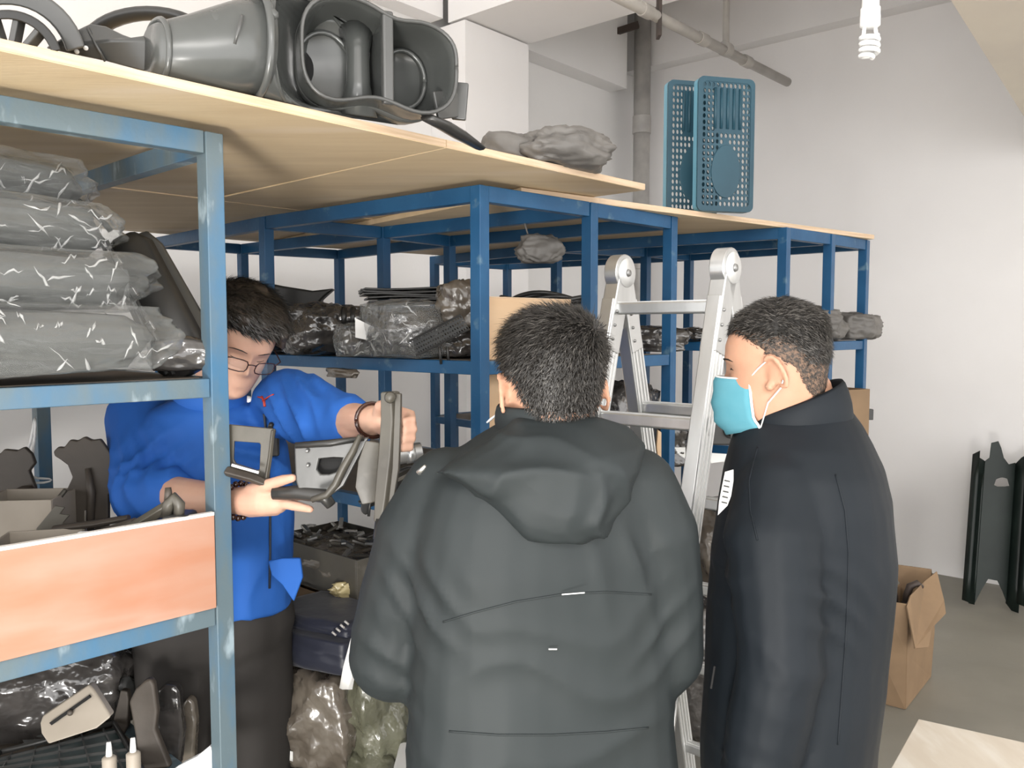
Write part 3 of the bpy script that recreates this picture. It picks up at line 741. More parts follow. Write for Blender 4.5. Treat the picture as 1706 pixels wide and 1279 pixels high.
# ------------------------------------------------------------------ man in the blue work jacket
def man_blue():
    fw = V((.38,-.925,0)).normalized(); rt = V((fw.y,-fw.x,0))          # faces the camera, turned to its right
    c = P(352, 800, 2.0); c.z = 0
    T = face_T(P(372, 632, 1.96), (.50,-.70,-.50), (.42,-.2,1)) @ Matrix.Scale(.94, 4)
    rsh, rel, rwr = P(236, 700, 2.03), P(246, 822, 1.87), P(392, 834, 1.67)
    lsh, lel, lwr = P(478, 672, 1.98), P(572, 706, 1.80), P(628, 699, 1.64)
    body = head_mesh(T)
    nk = T @ V((0,-.03,.02))
    body.append(chain([nk, V((c.x+.02,c.y-.02,1.44))],[.056,.066]))
    body.append(torso([(c+UP*z, rt, fw, a, b) for z, a, b in ((1.44,.09,.07),(1.40,.14,.09),(1.2,.14,.09),(1.0,.12,.08),(.9,.12,.08))]))
    body.append(chain([rsh-UP*.02, rel, rel.lerp(rwr,.35), rwr],[.04,.043,.043,.029])); body.append(chain([lsh-UP*.02, lel, lel.lerp(lwr,.35), lwr],[.04,.043,.042,.028]))
    hip = c+UP*.88
    for s in (-1,1): body.append(chain([hip+rt*(s*.09), c+rt*(s*.1)+UP*.46, c+rt*(s*.11)+UP*.09],[.065,.048,.038]))
    body.append(chain([hip-rt*.05,hip+rt*.05],[.08,.08]))
    # right hand: back of the hand to the camera, thumb above the part, index finger below it
    Q = lambda x, y, d: P(x, y, d)
    body.append(chain([rwr, Q(415,834,1.645), Q(440,833,1.63), Q(460,834,1.62)],[.028,.031,.032,.027]))
    body.append(chain([Q(420,822,1.645), Q(452,822,1.62)],[.021,.017])); body.append(chain([Q(418,846,1.65), Q(458,846,1.63)],[.019,.016]))
    body.append(chain([Q(420,817,1.635), Q(446,808,1.60), Q(470,800,1.585), Q(487,796,1.575)],[.016,.0125,.011,.0085],10))
    body.append(chain([Q(456,838,1.62), Q(478,839,1.60), Q(500,844,1.588), Q(517,848,1.58)],[.0135,.0115,.0095,.0075],10))
    for i in range(3):                                                  # other fingers close behind the part
        d = .018*i
        body.append(chain([Q(462,836-5*i,1.63+d*.6), Q(484,834-4*i,1.64+d), Q(492+6*i,829-2*i,1.655+d), Q(486+9*i,822-2*i,1.645+d)],[.011,.0095,.009,.007],10))
    # left hand: closed round the upright bar
    body.append(chain([lwr, Q(645,699,1.625), Q(662,703,1.615)],[.027,.029,.026]))
    body.append(chain([Q(642,712,1.625), Q(664,722,1.615)],[.019,.015])); body.append(chain([Q(642,688,1.625), Q(666,690,1.615)],[.019,.015]))
    for i in range(4):
        y = 686+15*i; k = (0, 2, 0, -4)[i]
        body.append(chain([Q(666,y,1.612), Q(684+k,y+5,1.595), Q(686+k,y+14,1.568), Q(672+k,y+16,1.553)],[.0115,.0105,.0095,.0078],10))
    body.append(chain([Q(632,686,1.61), Q(634,676,1.575), Q(642,672,1.555)],[.014,.0115,.009],10))
    o = mk('person', fuse(body, .0042, 1, .4), 'skin_pale', None, smooth=True,
           label='man with glasses in a bright blue jacket, looking down at parts he holds', cat='person')
    legs_and_shoes(c, rt, fw, hip, .11, o)
    js = [torso([(c+fw*d+UP*z, rt, fw, a, b) for z, d, a, b in ((1.485,.0,.082,.075),(1.455,.0,.13,.098),(1.42,0,.165,.11),(1.36,0,.185,.122),(1.25,0,.19,.128),(1.12,0,.19,.130),(1.02,.0,.19,.135),(.965,.0,.188,.135))])]
    rcu, lcu = rel.lerp(rwr,.22), lel.lerp(lwr,.10)
    js.append(chain([rsh, rsh.lerp(rel,.5), rel],[.085,.082,.078])); js.append(chain([rel, rcu],[.078,.068]))
    js.append(chain([lsh, lsh.lerp(lel,.5), lel],[.085,.080,.070])); js.append(chain([lel, lcu],[.070,.064]))
    folds = [(rel+UP*.03,(.9,0,.5),.09,.010,.04),(rsh.lerp(rel,.5)+V((.05,-.05,0)),(.5,0,-1),.08,.009,.045),(lsh.lerp(lel,.4)+V((0,-.06,0)),(.9,0,.8),.10,.012,.04),(c+UP*1.1+fw*.1,(1,0,.15),.14,.006,.07),(c+UP*1.35+fw*.1+rt*-.1,(1,0,1),.1,.009,.05)]
    jm = fuse(js, .0085, 2, .5, folds, .007, 7, 21); jb = bvh(jm)
    j = mk('jacket', jm, 'jacket_blue', o, smooth=True)
    H = lambda x, y, off=.003: hit(jb, x, y, off)
    collar('collar', c+V((.01,-.015,1.455)), rt, fw, .082, .08, .045, 'jacket_blue', o, lean=.25)
    # loose front corner of the open jacket hanging lower
    a = [P(x,y,1.89) for x,y in ((446,935),(470,930),(500,930),(504,962),(489,1003),(470,975),(452,958))]
    m = M(); n = len(a); m.add(a+[q+V((0,.012,0)) for q in a],[tuple(range(n)),tuple(range(n,2*n))[::-1]]+[(i,(i+1)%n,(i+1)%n+n,i+n) for i in range(n)])
    mk('jacket_hem_corner', m, 'jacket_blue', o, bevel=.004)
    mk('zip_placket', M().tube([H(x,y,.001) for x,y in ((440,690),(446,740),(448,800),(450,860),(450,920),(449,980))], .003, 8), 'navy_box', o, smooth=True)
    # red chest emblem
    e = M()
    for pts in (((438,668),(446,662),(455,657)),((436,660),(440,668),(441,677)),((430,661),(438,663))):
        e.tube([H(x,y) for x,y in pts], .0032, 8, flat=.5)
    em = mk('chest_emblem', e, 'red_emblem', o, smooth=True); em['label'] = 'small red embroidered emblem'
    # glossy badge, its near-white colour standing in for the flash glare
    bq = H(412,667,.006); mk('badge', M().sphere(bq, (.014,.006,.012), 16, 12), 'badge_glare', o, smooth=True)['label'] = 'shiny badge with the flash glare put into its white colour'
    if 0: mk('lanyard', M().tube([H(402,648,.004), H(407,657,.005), bq], .003, 6), 'black_plastic', o, smooth=True)
    # hair
    p = dict(front=.178, temple=.150, ear=.135, nape=.05, ramp=.022, edge=.010, thick=lambda q: .006+.020*smooth(.13,.20,q.z)+.014*smooth(.02,.09,q.y)*smooth(.15,.19,q.z))
    hair_shell(T, p, 'hair_brown', o, wob=.006, nz=35)
    strands(T, p, 'hair_strand', o, 6000, lambda q: .028, lambda q: V((-.55,.6,-.15 if q.z > .17 else -.8)), .30, .0012, seed=11)
    # fringe swept to one side
    fr = []
    for k in range(7):
        a0 = T @ V((-.035-.006*k,.07-.004*k,.212-.002*k)); a1 = T @ V((-.055-.004*k,.094-.007*k,.195-.002*k)); a2 = T @ V((-.066-.002*k,.095-.010*k,.165-.004*k))
        fr.append(chain([a0,a1,a2],[.014,.012,.004],10))
    mk('hair_fringe', fuse(fr, .004, 2, .5, amp=.004, nsc=60), 'hair_brown', o, smooth=True)
    for s in (-1,1):
        mk('eyebrow', M().tube([fpt(T,s*x,z,-.0005) for x,z in ((.014,.134),(.028,.138),(.044,.136),(.052,.131))], [.0012,.0024,.002,.001], 8, flat=.6), 'hair_brown', o, smooth=True)
        mk('eyelid_line', M().tube([fpt(T,s*x,z) for x,z in ((.020,.112),(.031,.110),(.043,.112))], [.0008,.0013,.0008], 8), 'hair_brown', o, smooth=True)
    mk('mouth', M().tube([fpt(T,x,.047) for x in (-.022,-.01,0,.01,.022)], [.001,.0022,.0024,.0022,.001], 8), 'lip', o, smooth=True)
    # glasses
    g = bpy.data.objects.new('glasses', None)
    gm = M()
    for s in (-1,1):
        pts = []
        for k in range(17):
            a = 2*PI*k/16; x = math.cos(a); z = math.sin(a); e_ = (abs(x)**4+abs(z)**4)**(-.25)
            pts.append(T @ V((s*(.036+x*e_*.026), .113-.012*((.036+x*e_*.026)/.06)**2, .108+z*e_*.016)))
        gm.tube(pts, .0014, 6)
        gm.tube([T @ V((s*.061,.102,.118)), T @ V((s*.080,.085,.121)), T @ V((s*.083,.0,.124))], .0015, 6)
    gm.tube([T @ V((-.011,.113,.114)), T @ V((0,.116,.117)), T @ V((.011,.113,.114))], .0014, 6)
    gg = mk('glasses', gm, 'glasses_frame', o, smooth=True); gg['label'] = 'thin dark-framed glasses'
    for s in (-1,1):
        pts = [(s*(.036+x*.023), .1125-.012*((.036+x*.023)/.06)**2, .108+z*.013) for x,z in ((-1,-1),(1,-1),(1,1),(-1,1))]
        mk('lens', M().add([T @ V(q) for q in pts],[(0,1,2,3)]), 'lens', gg, solid=.0008)
    # bracelets
    def beads(w, d, r, n, br, name, mt, flat=1):
        d = V(d).normalized(); u = d.cross(UP).normalized(); v = d.cross(u); b = thing_part(name, o)
        m = M()
        for k in range(n):
            a = 2*PI*k/n; m.sphere(V(w)+u*(math.cos(a)*r)+v*(math.sin(a)*r), br, 8, 6)
        return mk(name, m, mt, o, smooth=True)
    def thing_part(n, o): return None
    beads(P(399,834,1.662), rwr-rel, .035, 18, .0066, 'bead_bracelet', 'bead_brown')
    w = lwr.lerp(lel,.12); d = (lwr-lel).normalized(); u = d.cross(UP).normalized(); v = d.cross(u)
    mk('wrist_band', M().tube([w+u*(math.cos(2*PI*k/24)*.0345)+v*(math.sin(2*PI*k/24)*.0345) for k in range(25)], .0042, 8), 'bead_brown', o, smooth=True)
    # radio pouch on the chest
    rp = mk('radio', M().box((0,0,0),.036,.018,.062, Matrix.Translation(H(452,738,.010)) @ Matrix.Rotation(.12,4,'Z')), 'black_plastic', o, bevel=.004)
    rp['label'] = 'small black handheld radio with white buttons'
    for x, y in ((444,731),(454,727),(454,735),(446,745)):
        mk('button', M().sphere(H(x,y,.0225), .0022, 8, 6), 'paper', rp, smooth=True)
    mk('arrow_button', M().bar(H(441,752,.0225), H(450,751,.0225), .002, .003), 'paper', rp)
    mk('antenna', M().tube([H(447,718,.010), H(452,707,.010)], .006, 8), 'black_plastic', rp, smooth=True)
    return o
BLUE = man_blue()

# ------------------------------------------------------------------ metal parts in his hands
def plate(outline, depth, t, mt, parent=None, name='plate', hole=None, bev=.003, **k):
    """an outline seen at pixels, standing at a depth (number or function), t thick"""
    dp = depth if callable(depth) else (lambda x, y: depth)
    f = [P(x, y, dp(x, y)) for x, y in outline]; m = M(); n = len(f)
    nrm = V((0,1,0))*t
    if hole:
        h = [P(x, y, dp(x, y)) for x, y in hole]
        fs = []
        for i in range(n):
            j = (i+1) % n
            fs += [(i,j,n+j,n+i), (2*n+j,2*n+i,3*n+i,3*n+j), (j,i,2*n+i,2*n+j), (n+i,n+j,3*n+j,3*n+i)]
        m.add(f+h+[q+nrm for q in f]+[q+nrm for q in h], fs)
    else:
        m.add(f+[q+nrm for q in f], [tuple(range(n)), tuple(range(n,2*n))[::-1]]+[(i,(i+1)%n,(i+1)%n+n,i+n) for i in range(n)])
    return mk(name, m, mt, parent, bevel=bev, **k)
t = thing('metal_bracket', P(640,760,1.545), 'dark olive upright metal bracket gripped in the blue-jacketed man\'s left hand', 'bracket')
mk('upright', M().tube([P(650,652,1.538),P(652,700,1.538),P(648,760,1.535),P(640,830,1.53),P(634,870,1.525)], [.019,.021,.021,.019,.014], 4, flat=.6, side=(1,.3,0)), 'olive_metal', t, bevel=.003)
mk('side_flange', M().tube([P(664,655,1.532),P(663,700,1.532),P(660,780,1.53),P(650,850,1.525)], [.008,.009,.009,.006], 4, side=(1,.8,0)), 'olive_metal', t, bevel=.002)
mk('web_plate', M().tube([P(622,735,1.535),P(615,770,1.532),P(612,810,1.53),P(618,838,1.53)], [.016,.022,.024,.018], 4, flat=.25, side=(1,.2,0)), 'olive_metal', t, bevel=.003)
pts = [P(x,y,1.525) for x,y in ((600,725),(588,752),(572,780),(560,806),(545,824),(520,832))]
mk('curved_rib', M().tube(pts, [.008,.012,.014,.014,.012,.010], 6, flat=.6), 'olive_metal', t, smooth=True)
mk('bolt_boss', M().tube([P(650,662,1.518),P(650,662,1.508)], [.011,.009], 12), 'olive_metal', t, smooth=True)
mk('end_foot', M().tube([P(634,865,1.525),P(632,895,1.515),P(640,905,1.51)], [.010,.012,.008], 8), 'black_plastic', t, smooth=True)
t = thing('metal_frame_part', P(430,770,1.60), 'grey-brown metal frame with a square opening and a bright lower rail', 'bracket')
plate([(372,706),(455,714),(459,716),(446,798),(436,796),(384,780),(370,776)], 1.62, .006, 'olive_metal', t, 'frame_plate', hole=[(390,735),(432,738),(434,741),(432,782),(428,783),(393,772),(389,765)], bev=.0015)
mk('side_rib', M().tube([P(455,716,1.612),P(450,760,1.612),P(444,798,1.61)], [.006,.0065,.007], 4, flat=.8), 'olive_metal', t, bevel=.002)
mk('lower_rail', M().tube([P(376,784,1.60),P(420,796,1.60),P(445,806,1.60)], [.016,.016,.013], 4, flat=.7), 'brown_metal', t, bevel=.004)
mk('rail_highlight_edge', M().bar(P(386,774,1.588), P(432,787,1.588), .006, .006), 'aluminium', t, bevel=.001)
t = thing('plastic_bracket', P(540,790,1.56), 'dark grey moulded bracket with an oblong opening, resting across the blue-jacketed man\'s palm', 'bracket')
o = [(490,742),(560,738),(615,728),(590,775),(572,810),(548,828),(500,826),(492,800)]
h = [(532,764),(556,762),(571,763),(566,775),(560,786),(548,790),(534,790),(528,782)]
plate(o, 1.575, .010, 'grey_plastic', t, 'moulded_plate', hole=h, bev=.003)
mk('front_tube', M().tube([P(455,822,1.59),P(500,820,1.585),P(540,826,1.575),P(552,842,1.57)], [.012,.015,.014,.010], 12), 'black_plastic', t, smooth=True)
mk('top_rib', M().tube([P(492,742,1.57),P(550,738,1.57),P(606,730,1.568)], [.006,.007,.005], 8), 'black_plastic', t, smooth=True)
mk('opening_back', M().box((0,0,0),.05,.004,.034,Matrix.Translation(P(550,777,1.60))), 'dark_inside', t)
for x,y in ((512,751),(513,775)): mk('screw', M().tube([P(x,y,1.576),P(x,y,1.569)],.004,8), 'alu_dark', t, smooth=True)
# ------------------------------------------------------------------ aluminium folding ladder
def ladder():
    hl, hr = P(1033,456,2.10), P(1208,446,1.92); zt = (hl.z+hr.z)/2; hl.z = hr.z = zt
    ax = (hr-hl); ax.z = 0; ax.normalize(); fr = V((ax.y,-ax.x,0))      # fr points to the camera side
    if fr.y > 0: fr = -fr
    t = thing('folding_ladder', V(((hl.x+hr.x)/2,(hl.y+hr.y)/2,0)), 'aluminium folding ladder standing open between the two dark-jacketed men', 'ladder')
    SP = .265; z0 = zt-.07; k0 = .026
    def foot(h, s): d = fr*s; return h+d*k0-UP*.07, V((h.x,h.y,0))+d*(k0+SP*z0)
    def rail(h, s, side):
        p, q = foot(h, s); d = (q-p).normalized(); u = d.cross(ax).normalized()
        a = mk('rail', M().bar(p, q, .034, .062, u), 'aluminium_white' if 0 else 'aluminium', t, bevel=.003)
        for k in (-.022,-.008,.008,.022):                               # ribs of the extruded section, outer faces
            for e in (-1, 1):
                mk('rail_rib', M().bar(p+u*k+ax*(e*.0175), q+u*k+ax*(e*.0175), .003, .005, u), 'aluminium_white', a)
        mk('foot', M().bar(q+d*.0-UP*.0, q-d*.05, .040, .07, u), 'black_plastic', t, bevel=.004)
        return p, q
    rails = {}
    for s in (1,-1):
        for nm, h in (('l',hl),('r',hr)):
            rails[s,nm] = rail(h, s, nm)
    # hinges
    for nm, h, e in (('l',hl,1),('r',hr,1)):
        hg = mk('hinge', M().tube([h-ax*.018, h+ax*.018], .047, 28), 'aluminium', t, smooth=True, bevel=.003)
        for sg in (-1,1):
            mk('hinge_cap', M().tube([h+ax*(sg*.018), h+ax*(sg*.024)], [.037,.035], 24), 'aluminium_white', hg, smooth=True)
            mk('hinge_pin', M().tube([h+ax*(sg*.024), h+ax*(sg*.029)], [.010,.008], 14), 'alu_dark', hg, smooth=True)
        for s in (1,-1):
            p, q = rails[s,nm]; d = (q-p).normalized(); u = d.cross(ax).normalized()
            mk('hinge_arm', M().bar(h-d*.0, p+d*.13, .040, .056, u), 'aluminium', hg, bevel=.004)
            for k in (.03,.065,.1):
                for sg in (-1,1): mk('rivet', M().sphere(p+d*k+ax*(sg*.021)+u*.012, .0042, 8, 6), 'alu_dark', hg, smooth=True)
        mk('lock_lever', M().box((0,0,0),.034,.022,.022,Matrix.Translation(h-UP*.075+fr*.0)), 'alu_dark', hg, bevel=.003)
        mk('lock_spring', M().tube([h-UP*.08, h-UP*.14], .010, 10), 'aluminium_white', hg, smooth=True)
    # rungs
    for s in (1,-1):
        for zr in ([1.700,1.435,1.20,.96,.70,.42,.16] if s == 1 else [1.445,1.20,.95,.70,.42,.16]):
            pl, ql = rails[s,'l']; pr, qr = rails[s,'r']
            k = (pl.z-zr)/(pl.z-ql.z); a, b = pl.lerp(ql,k), pr.lerp(qr,k)
            if k < .004: continue
            r = mk('rung', M().bar(a-ax*.012, b+ax*.012, .026, .030, UP), 'aluminium', t, bevel=.006, seg=3)
            for g in (-.008,.0,.008): mk('rung_tread_rib', M().bar(a+ax*.014+UP*.0155+fr*g, b-ax*.014+UP*.0155+fr*g, .003, .002, UP), 'aluminium_white', r)
            for c, e in ((a,-1),(b,1)): mk('rung_collar', M().tube([c+ax*(e*.012), c+ax*(e*.017)], .019, 14, flat=1.2), 'aluminium_white', r, smooth=True)
    return t
ladder()

# ------------------------------------------------------------------ things lying on top of the plywood
ZP = Z1+.018
def G(px, py): q = Pz(px, py, ZP); return q
# the big twin-outlet air duct
def duct():
    t = thing('air_duct', Pz(560,198,ZP), 'large dark grey moulded plastic air duct with two open outlets, on the nearest plywood', 'air duct')
    def prof(c, nrm, rx, rz, n=64, e=2.3):
        nrm = (nrm[0], nrm[1], 0)
        nrm = V(nrm).normalized(); sd = V((-nrm[1], nrm[0], 0))
        rs = []
        for j in range(n):
            an = 2*PI*j/n; x, z = math.cos(an), math.sin(an); k = (abs(x)**e+abs(z)**e)**(-1/e)
            rs.append(V(c)+sd*(x*k*rx)+UP*(z*k*rz))
        return rs
    def cz(px, y, z): q = P(px, 100, y); q.z = ZP+z; return q
    # inlet tube swelling into the shoulder
    N0 = (.72,.69)
    S = [prof(cz(252,1.415,.050),N0,.045,.045), prof(cz(265,1.42,.052),N0,.050,.050), prof(cz(310,1.445,.062),N0,.058,.060), prof(cz(365,1.475,.076),N0,.071,.074), prof(cz(425,1.525,.095),N0,.086,.093)]
    mk('inlet_tube', M().rings(S), 'duct_plastic', t, smooth=True)
    r = prof(cz(262,1.42,.052),N0,.052,.052); mk('clamp_ring', M().tube(r+[r[0]], .005, 8), 'duct_plastic', t, smooth=True)
    # mouth: waisted outline with a dividing strut
    fwd = V((.42,-.907,0)); side = V((.907,.42,0)); mc = cz(625,1.65,0); H = .104; n = 64; mo = []
    for j in range(n):
        an = 2*PI*j/n; x, z = math.cos(an), math.sin(an); k = (abs(x)**3.2+abs(z)**3.2)**(-1/3.2)
        X, Z = x*k*.150, z*k*H
        w = 1-.20*math.exp(-((X-.03)/.045)**2)*(.25 if z < 0 else .9)
        lo = .040*math.exp(-((X+.02)/.06)**2) if z < 0 else 0
        if z > 0: Z *= 1-.26*smooth(-.12,.15,X)
        mo.append((X, Z*w+lo*.6))
    def mouth(s, g): return [mc+fwd*s+side*(X*g)+UP*(Z*g+H+.002) for X, Z in mo]
    S2 = [prof(cz(420,1.525,.094),(.78,.62),.088,.092), prof(cz(448,1.55,.100),(.92,.35),.096,.098,e=2.4), prof(cz(482,1.575,.104),(.99,.0),.104,.102,e=2.5), prof(cz(520,1.60,.104),(.86,-.45),.118,.102,e=2.6), mouth(-.085,.93), mouth(-.05,.97), mouth(-.02,.99)]
    mk('shoulder', M().rings(S2, cap=False), 'duct_plastic', t, smooth=True, solid=.004)
    for i, w in ((0,.0075),(2,.0035),(3,.004)):
        mk('raised_seam', M().tube(S2[i]+[S2[i][0]], w, 8), 'duct_plastic', t, smooth=True)
    rows = [mouth(-.02,.995), mouth(.02,1.0), mouth(.042,1.0), mouth(.050,1.015), mouth(.048,.985), mouth(.02,.965), mouth(-.02,.94), mouth(-.06,.86), mouth(-.095,.74)]
    mk('outlet_box', M().rings(rows, cap=False), 'duct_plastic', t, smooth=True)
    r = mouth(.049,1.0); mk('mouth_rim', M().tube(r+[r[0]], .004, 8), 'grey_plastic', t, smooth=True)
    mid = lambda s, X, Z: mc+fwd*s+side*X+UP*(H+.002+Z)
    mk('divider_strut', M().bar(mid(.042,.012,-.088), mid(.042,.012,.086), .022, .018, fwd), 'grey_plastic', t, bevel=.005, seg=3)
    mk('divider_wall', M().bar(mid(-.02,.012,-.08), mid(-.02,.012,.075), .006, .12, fwd), 'duct_plastic', t)
    for X, rr in ((-.085,.070),(.075,.058)):
        mk('throat_ring', M().tube([mid(-.06, X+math.cos(2*PI*k/28)*rr*.8, math.sin(2*PI*k/28)*rr-.005) for k in range(29)], .005, 8), 'duct_plastic', t, smooth=True)
    mk('inner_saddle', M().tube([mid(-.055,-.022,-.09), mid(-.045,-.022,-.03), mid(-.045,-.022,.03), mid(-.06,-.022,.075)], [.040,.024,.022,.036], 18), 'duct_plastic', t, smooth=True)
    mk('throat_back', M().prism([(X*.80, Z*.80) for X, Z in mo], mid(-.085,0,0), side, UP, .004), 'dark_inside', t)
    # saddle ridge, branch spout, end flange
    mk('ridge', M().tube([hit_r(S2,0,.24), hit_r(S2,1,.24), hit_r(S2,2,.24), hit_r(S2,3,.24)], [.003,.011,.010,.003], 8), 'duct_plastic', t, smooth=True)
    q = lambda px, py, y: P(px, py, y)
    mk('branch_spout', M().tube([q(398,80,1.50), q(388,66,1.475), q(374,54,1.455), q(356,50,1.445), q(340,56,1.44)], [.026,.036,.039,.031,.010], 20), 'duct_plastic', t, smooth=True)
    mk('spout_flange', M().tube([q(391,60,1.455), q(396,62,1.457)], [.046,.046], 24, flat=.8), 'grey_plastic', t, smooth=True)
    mk('end_flange', M().bar(q(764,200,1.75), q(769,138,1.75), .012, .030, V((1,0,0))), 'grey_plastic', t, bevel=.003)
    mk('flange_web', M().bar(q(725,176,1.70), q(764,172,1.75), .008, .055, V((0,0,1))), 'grey_plastic', t, bevel=.003)
    return t
def hit_r(S, i, f): r = S[i]; return r[int(len(r)*(f+.22)) % len(r)]
duct()
def strip(name, pts, w, th, mt, label, cat='trim strip', side=(0,1,0), **k):
    o = mk(name, M().tube(pts, w, 8, flat=th, side=side), mt, None, smooth=True, **k); tag(o, label, cat); return o
t = strip('rubber_strip', [P(712,196,1.66),P(738,208,1.70),P(765,224,1.75),P(800,246,1.83)], [.018,.022,.022,.014], .45, 'black_plastic', 'flat black strip hanging off the right end of the air duct')
# wheel-arch strip behind the duct
pts = []
for k in range(17):
    a = PI*(.93-.86*k/16); pts.append((250+105*math.cos(a), 82-60*math.sin(a)))
o = mk('arch_strip', M().tube([P(x,y,1.62) for x,y in pts], .020, 8, flat=.6, side=(0,1,0)), 'black_plastic', None, smooth=True); tag(o, 'black curved arch strip standing behind the grey panel and the air duct', 'arch strip')
# grey bent panel between arch and duct
t = thing('bent_cover', P(185,100,1.60), 'smooth grey bent plastic panel with two small holes, left of the air duct', 'panel')
def pan(pts, dep, dep2, mt, name, parent, bulge=.03):
    f = [P(x,y,dep) for x,y in pts]; b = [P(x,y,dep2) for x,y in pts]; n = len(f)
    c = sum(f, V())/n+V((0,-bulge,0)); m = M(); m.add(f+b+[c],[(i,(i+1)%n,2*n) for i in range(n)]+[((i+1)%n,i,n+i,n+(i+1)%n) for i in range(n)]+[tuple(range(n,2*n))[::-1]])
    return mk(name, m, mt, parent, bevel=.004)
pan([(76,80),(112,58),(150,40),(176,44),(205,58),(222,64),(245,58),(275,66),(262,100),(245,120),(178,102),(120,90)], 1.44, 1.50, 'grey_plastic', 'panel', t, .02)
mk('crease', M().tube([P(146,46,1.435),P(160,75,1.425),P(176,102,1.435)], .003, 6), 'grey_plastic', t, smooth=True)
for x, y in ((128,86),(143,80)): mk('hole', M().tube([P(x,y,1.428),P(x,y,1.422)], .004, 10), 'paper', t, smooth=True)
# large ring-shaped part with spokes at the far left
t = thing('fan_shroud', P(40,70,1.62), 'dark round plastic shroud with triangular openings at the far left of the plywood', 'shroud')
arc = lambda r, a0, a1, n, cx=10, cy=112, d=1.36: [P(cx+r*math.cos(a0+(a1-a0)*k/n), cy-r*math.sin(a0+(a1-a0)*k/n), d) for k in range(n+1)]
def band(r0, r1, a0, a1, d0, d1, n=20):
    o_, i_ = arc(r1,a0,a1,n,d=d0), arc(r0,a0,a1,n,d=d0); o2, i2 = arc(r1,a0,a1,n,d=d1), arc(r0,a0,a1,n,d=d1)
    return M().rings([[i_[k],o_[k],o2[k],i2[k]] for k in range(n+1)])
mk('outer_band', band(104,136,.25,3.0,1.36,1.44), 'grey_plastic', t, bevel=.004)
mk('inner_band', band(80,96,.3,3.0,1.33,1.37), 'black_plastic', t, bevel=.003)
mk('hub_plate', band(6,40,.2,3.1,1.34,1.36), 'grey_plastic', t, bevel=.003)
for a in (.65,1.15,1.65,2.3): mk('spoke', M().bar(arc(30,a,a,1,d=1.345)[0], arc(90,a+.15,a+.15,1,d=1.345)[0], .010, .022, V((0,1,0))), 'grey_plastic', t, bevel=.003)
# crumpled grey cover on the middle plywood
def lump(c, size, seed, amp=.25, sub=3, rotz=0, sc=1.6, flat=.0, pil=.55, hi=0):
    """a crumpled rounded bag standing on its base point"""
    bm = bmesh.new(); bmesh.ops.create_cube(bm, size=2)
    bmesh.ops.subdivide_edges(bm, edges=bm.edges, cuts=2**sub-1, use_grid_fill=True)
    m = M(); Rz = Matrix.Rotation(rotz, 3, 'Z'); off = V((seed*3.7, seed*1.3, seed*.7))
    for v in bm.verts:
        q = v.co.copy(); n = q.normalized(); q = q.lerp(n*1.25, pil)
        q += n*(noise.noise(n*sc+off)*amp + noise.noise(n*sc*3.1+off)*amp*.45 + (abs(noise.noise(n*sc*5.5+off))*-amp*hi))
        q = V((q.x*size[0]/2, q.y*size[1]/2, max(-1, q.z)*size[2]/2+size[2]/2))
        m.v.append(Rz @ q+V(c))
    bm.verts.index_update(); m.f = [tuple(v.index for v in f.verts) for f in bm.faces]; bm.free(); return m
c = Pz(893,262,ZP); c = V((c.x+.03,c.y+.10,ZP))
t = thing('crumpled_cover', c, 'crumpled grey plastic cover on the plywood in front of the pillar', 'cover')
mk('cover', lump(c+V((.04,.02,-.004)), (.23,.16,.085), 4, .35, 4, .5, 1.3, pil=.8, hi=.5), 'grey_cloth', t, smooth=True)
mk('folded_tail', lump(c+V((-.10,-.02,-.002)), (.12,.10,.07), 9, .35, 3, .2, 1.6, pil=.8, hi=.5), 'grey_cloth', t, smooth=True)
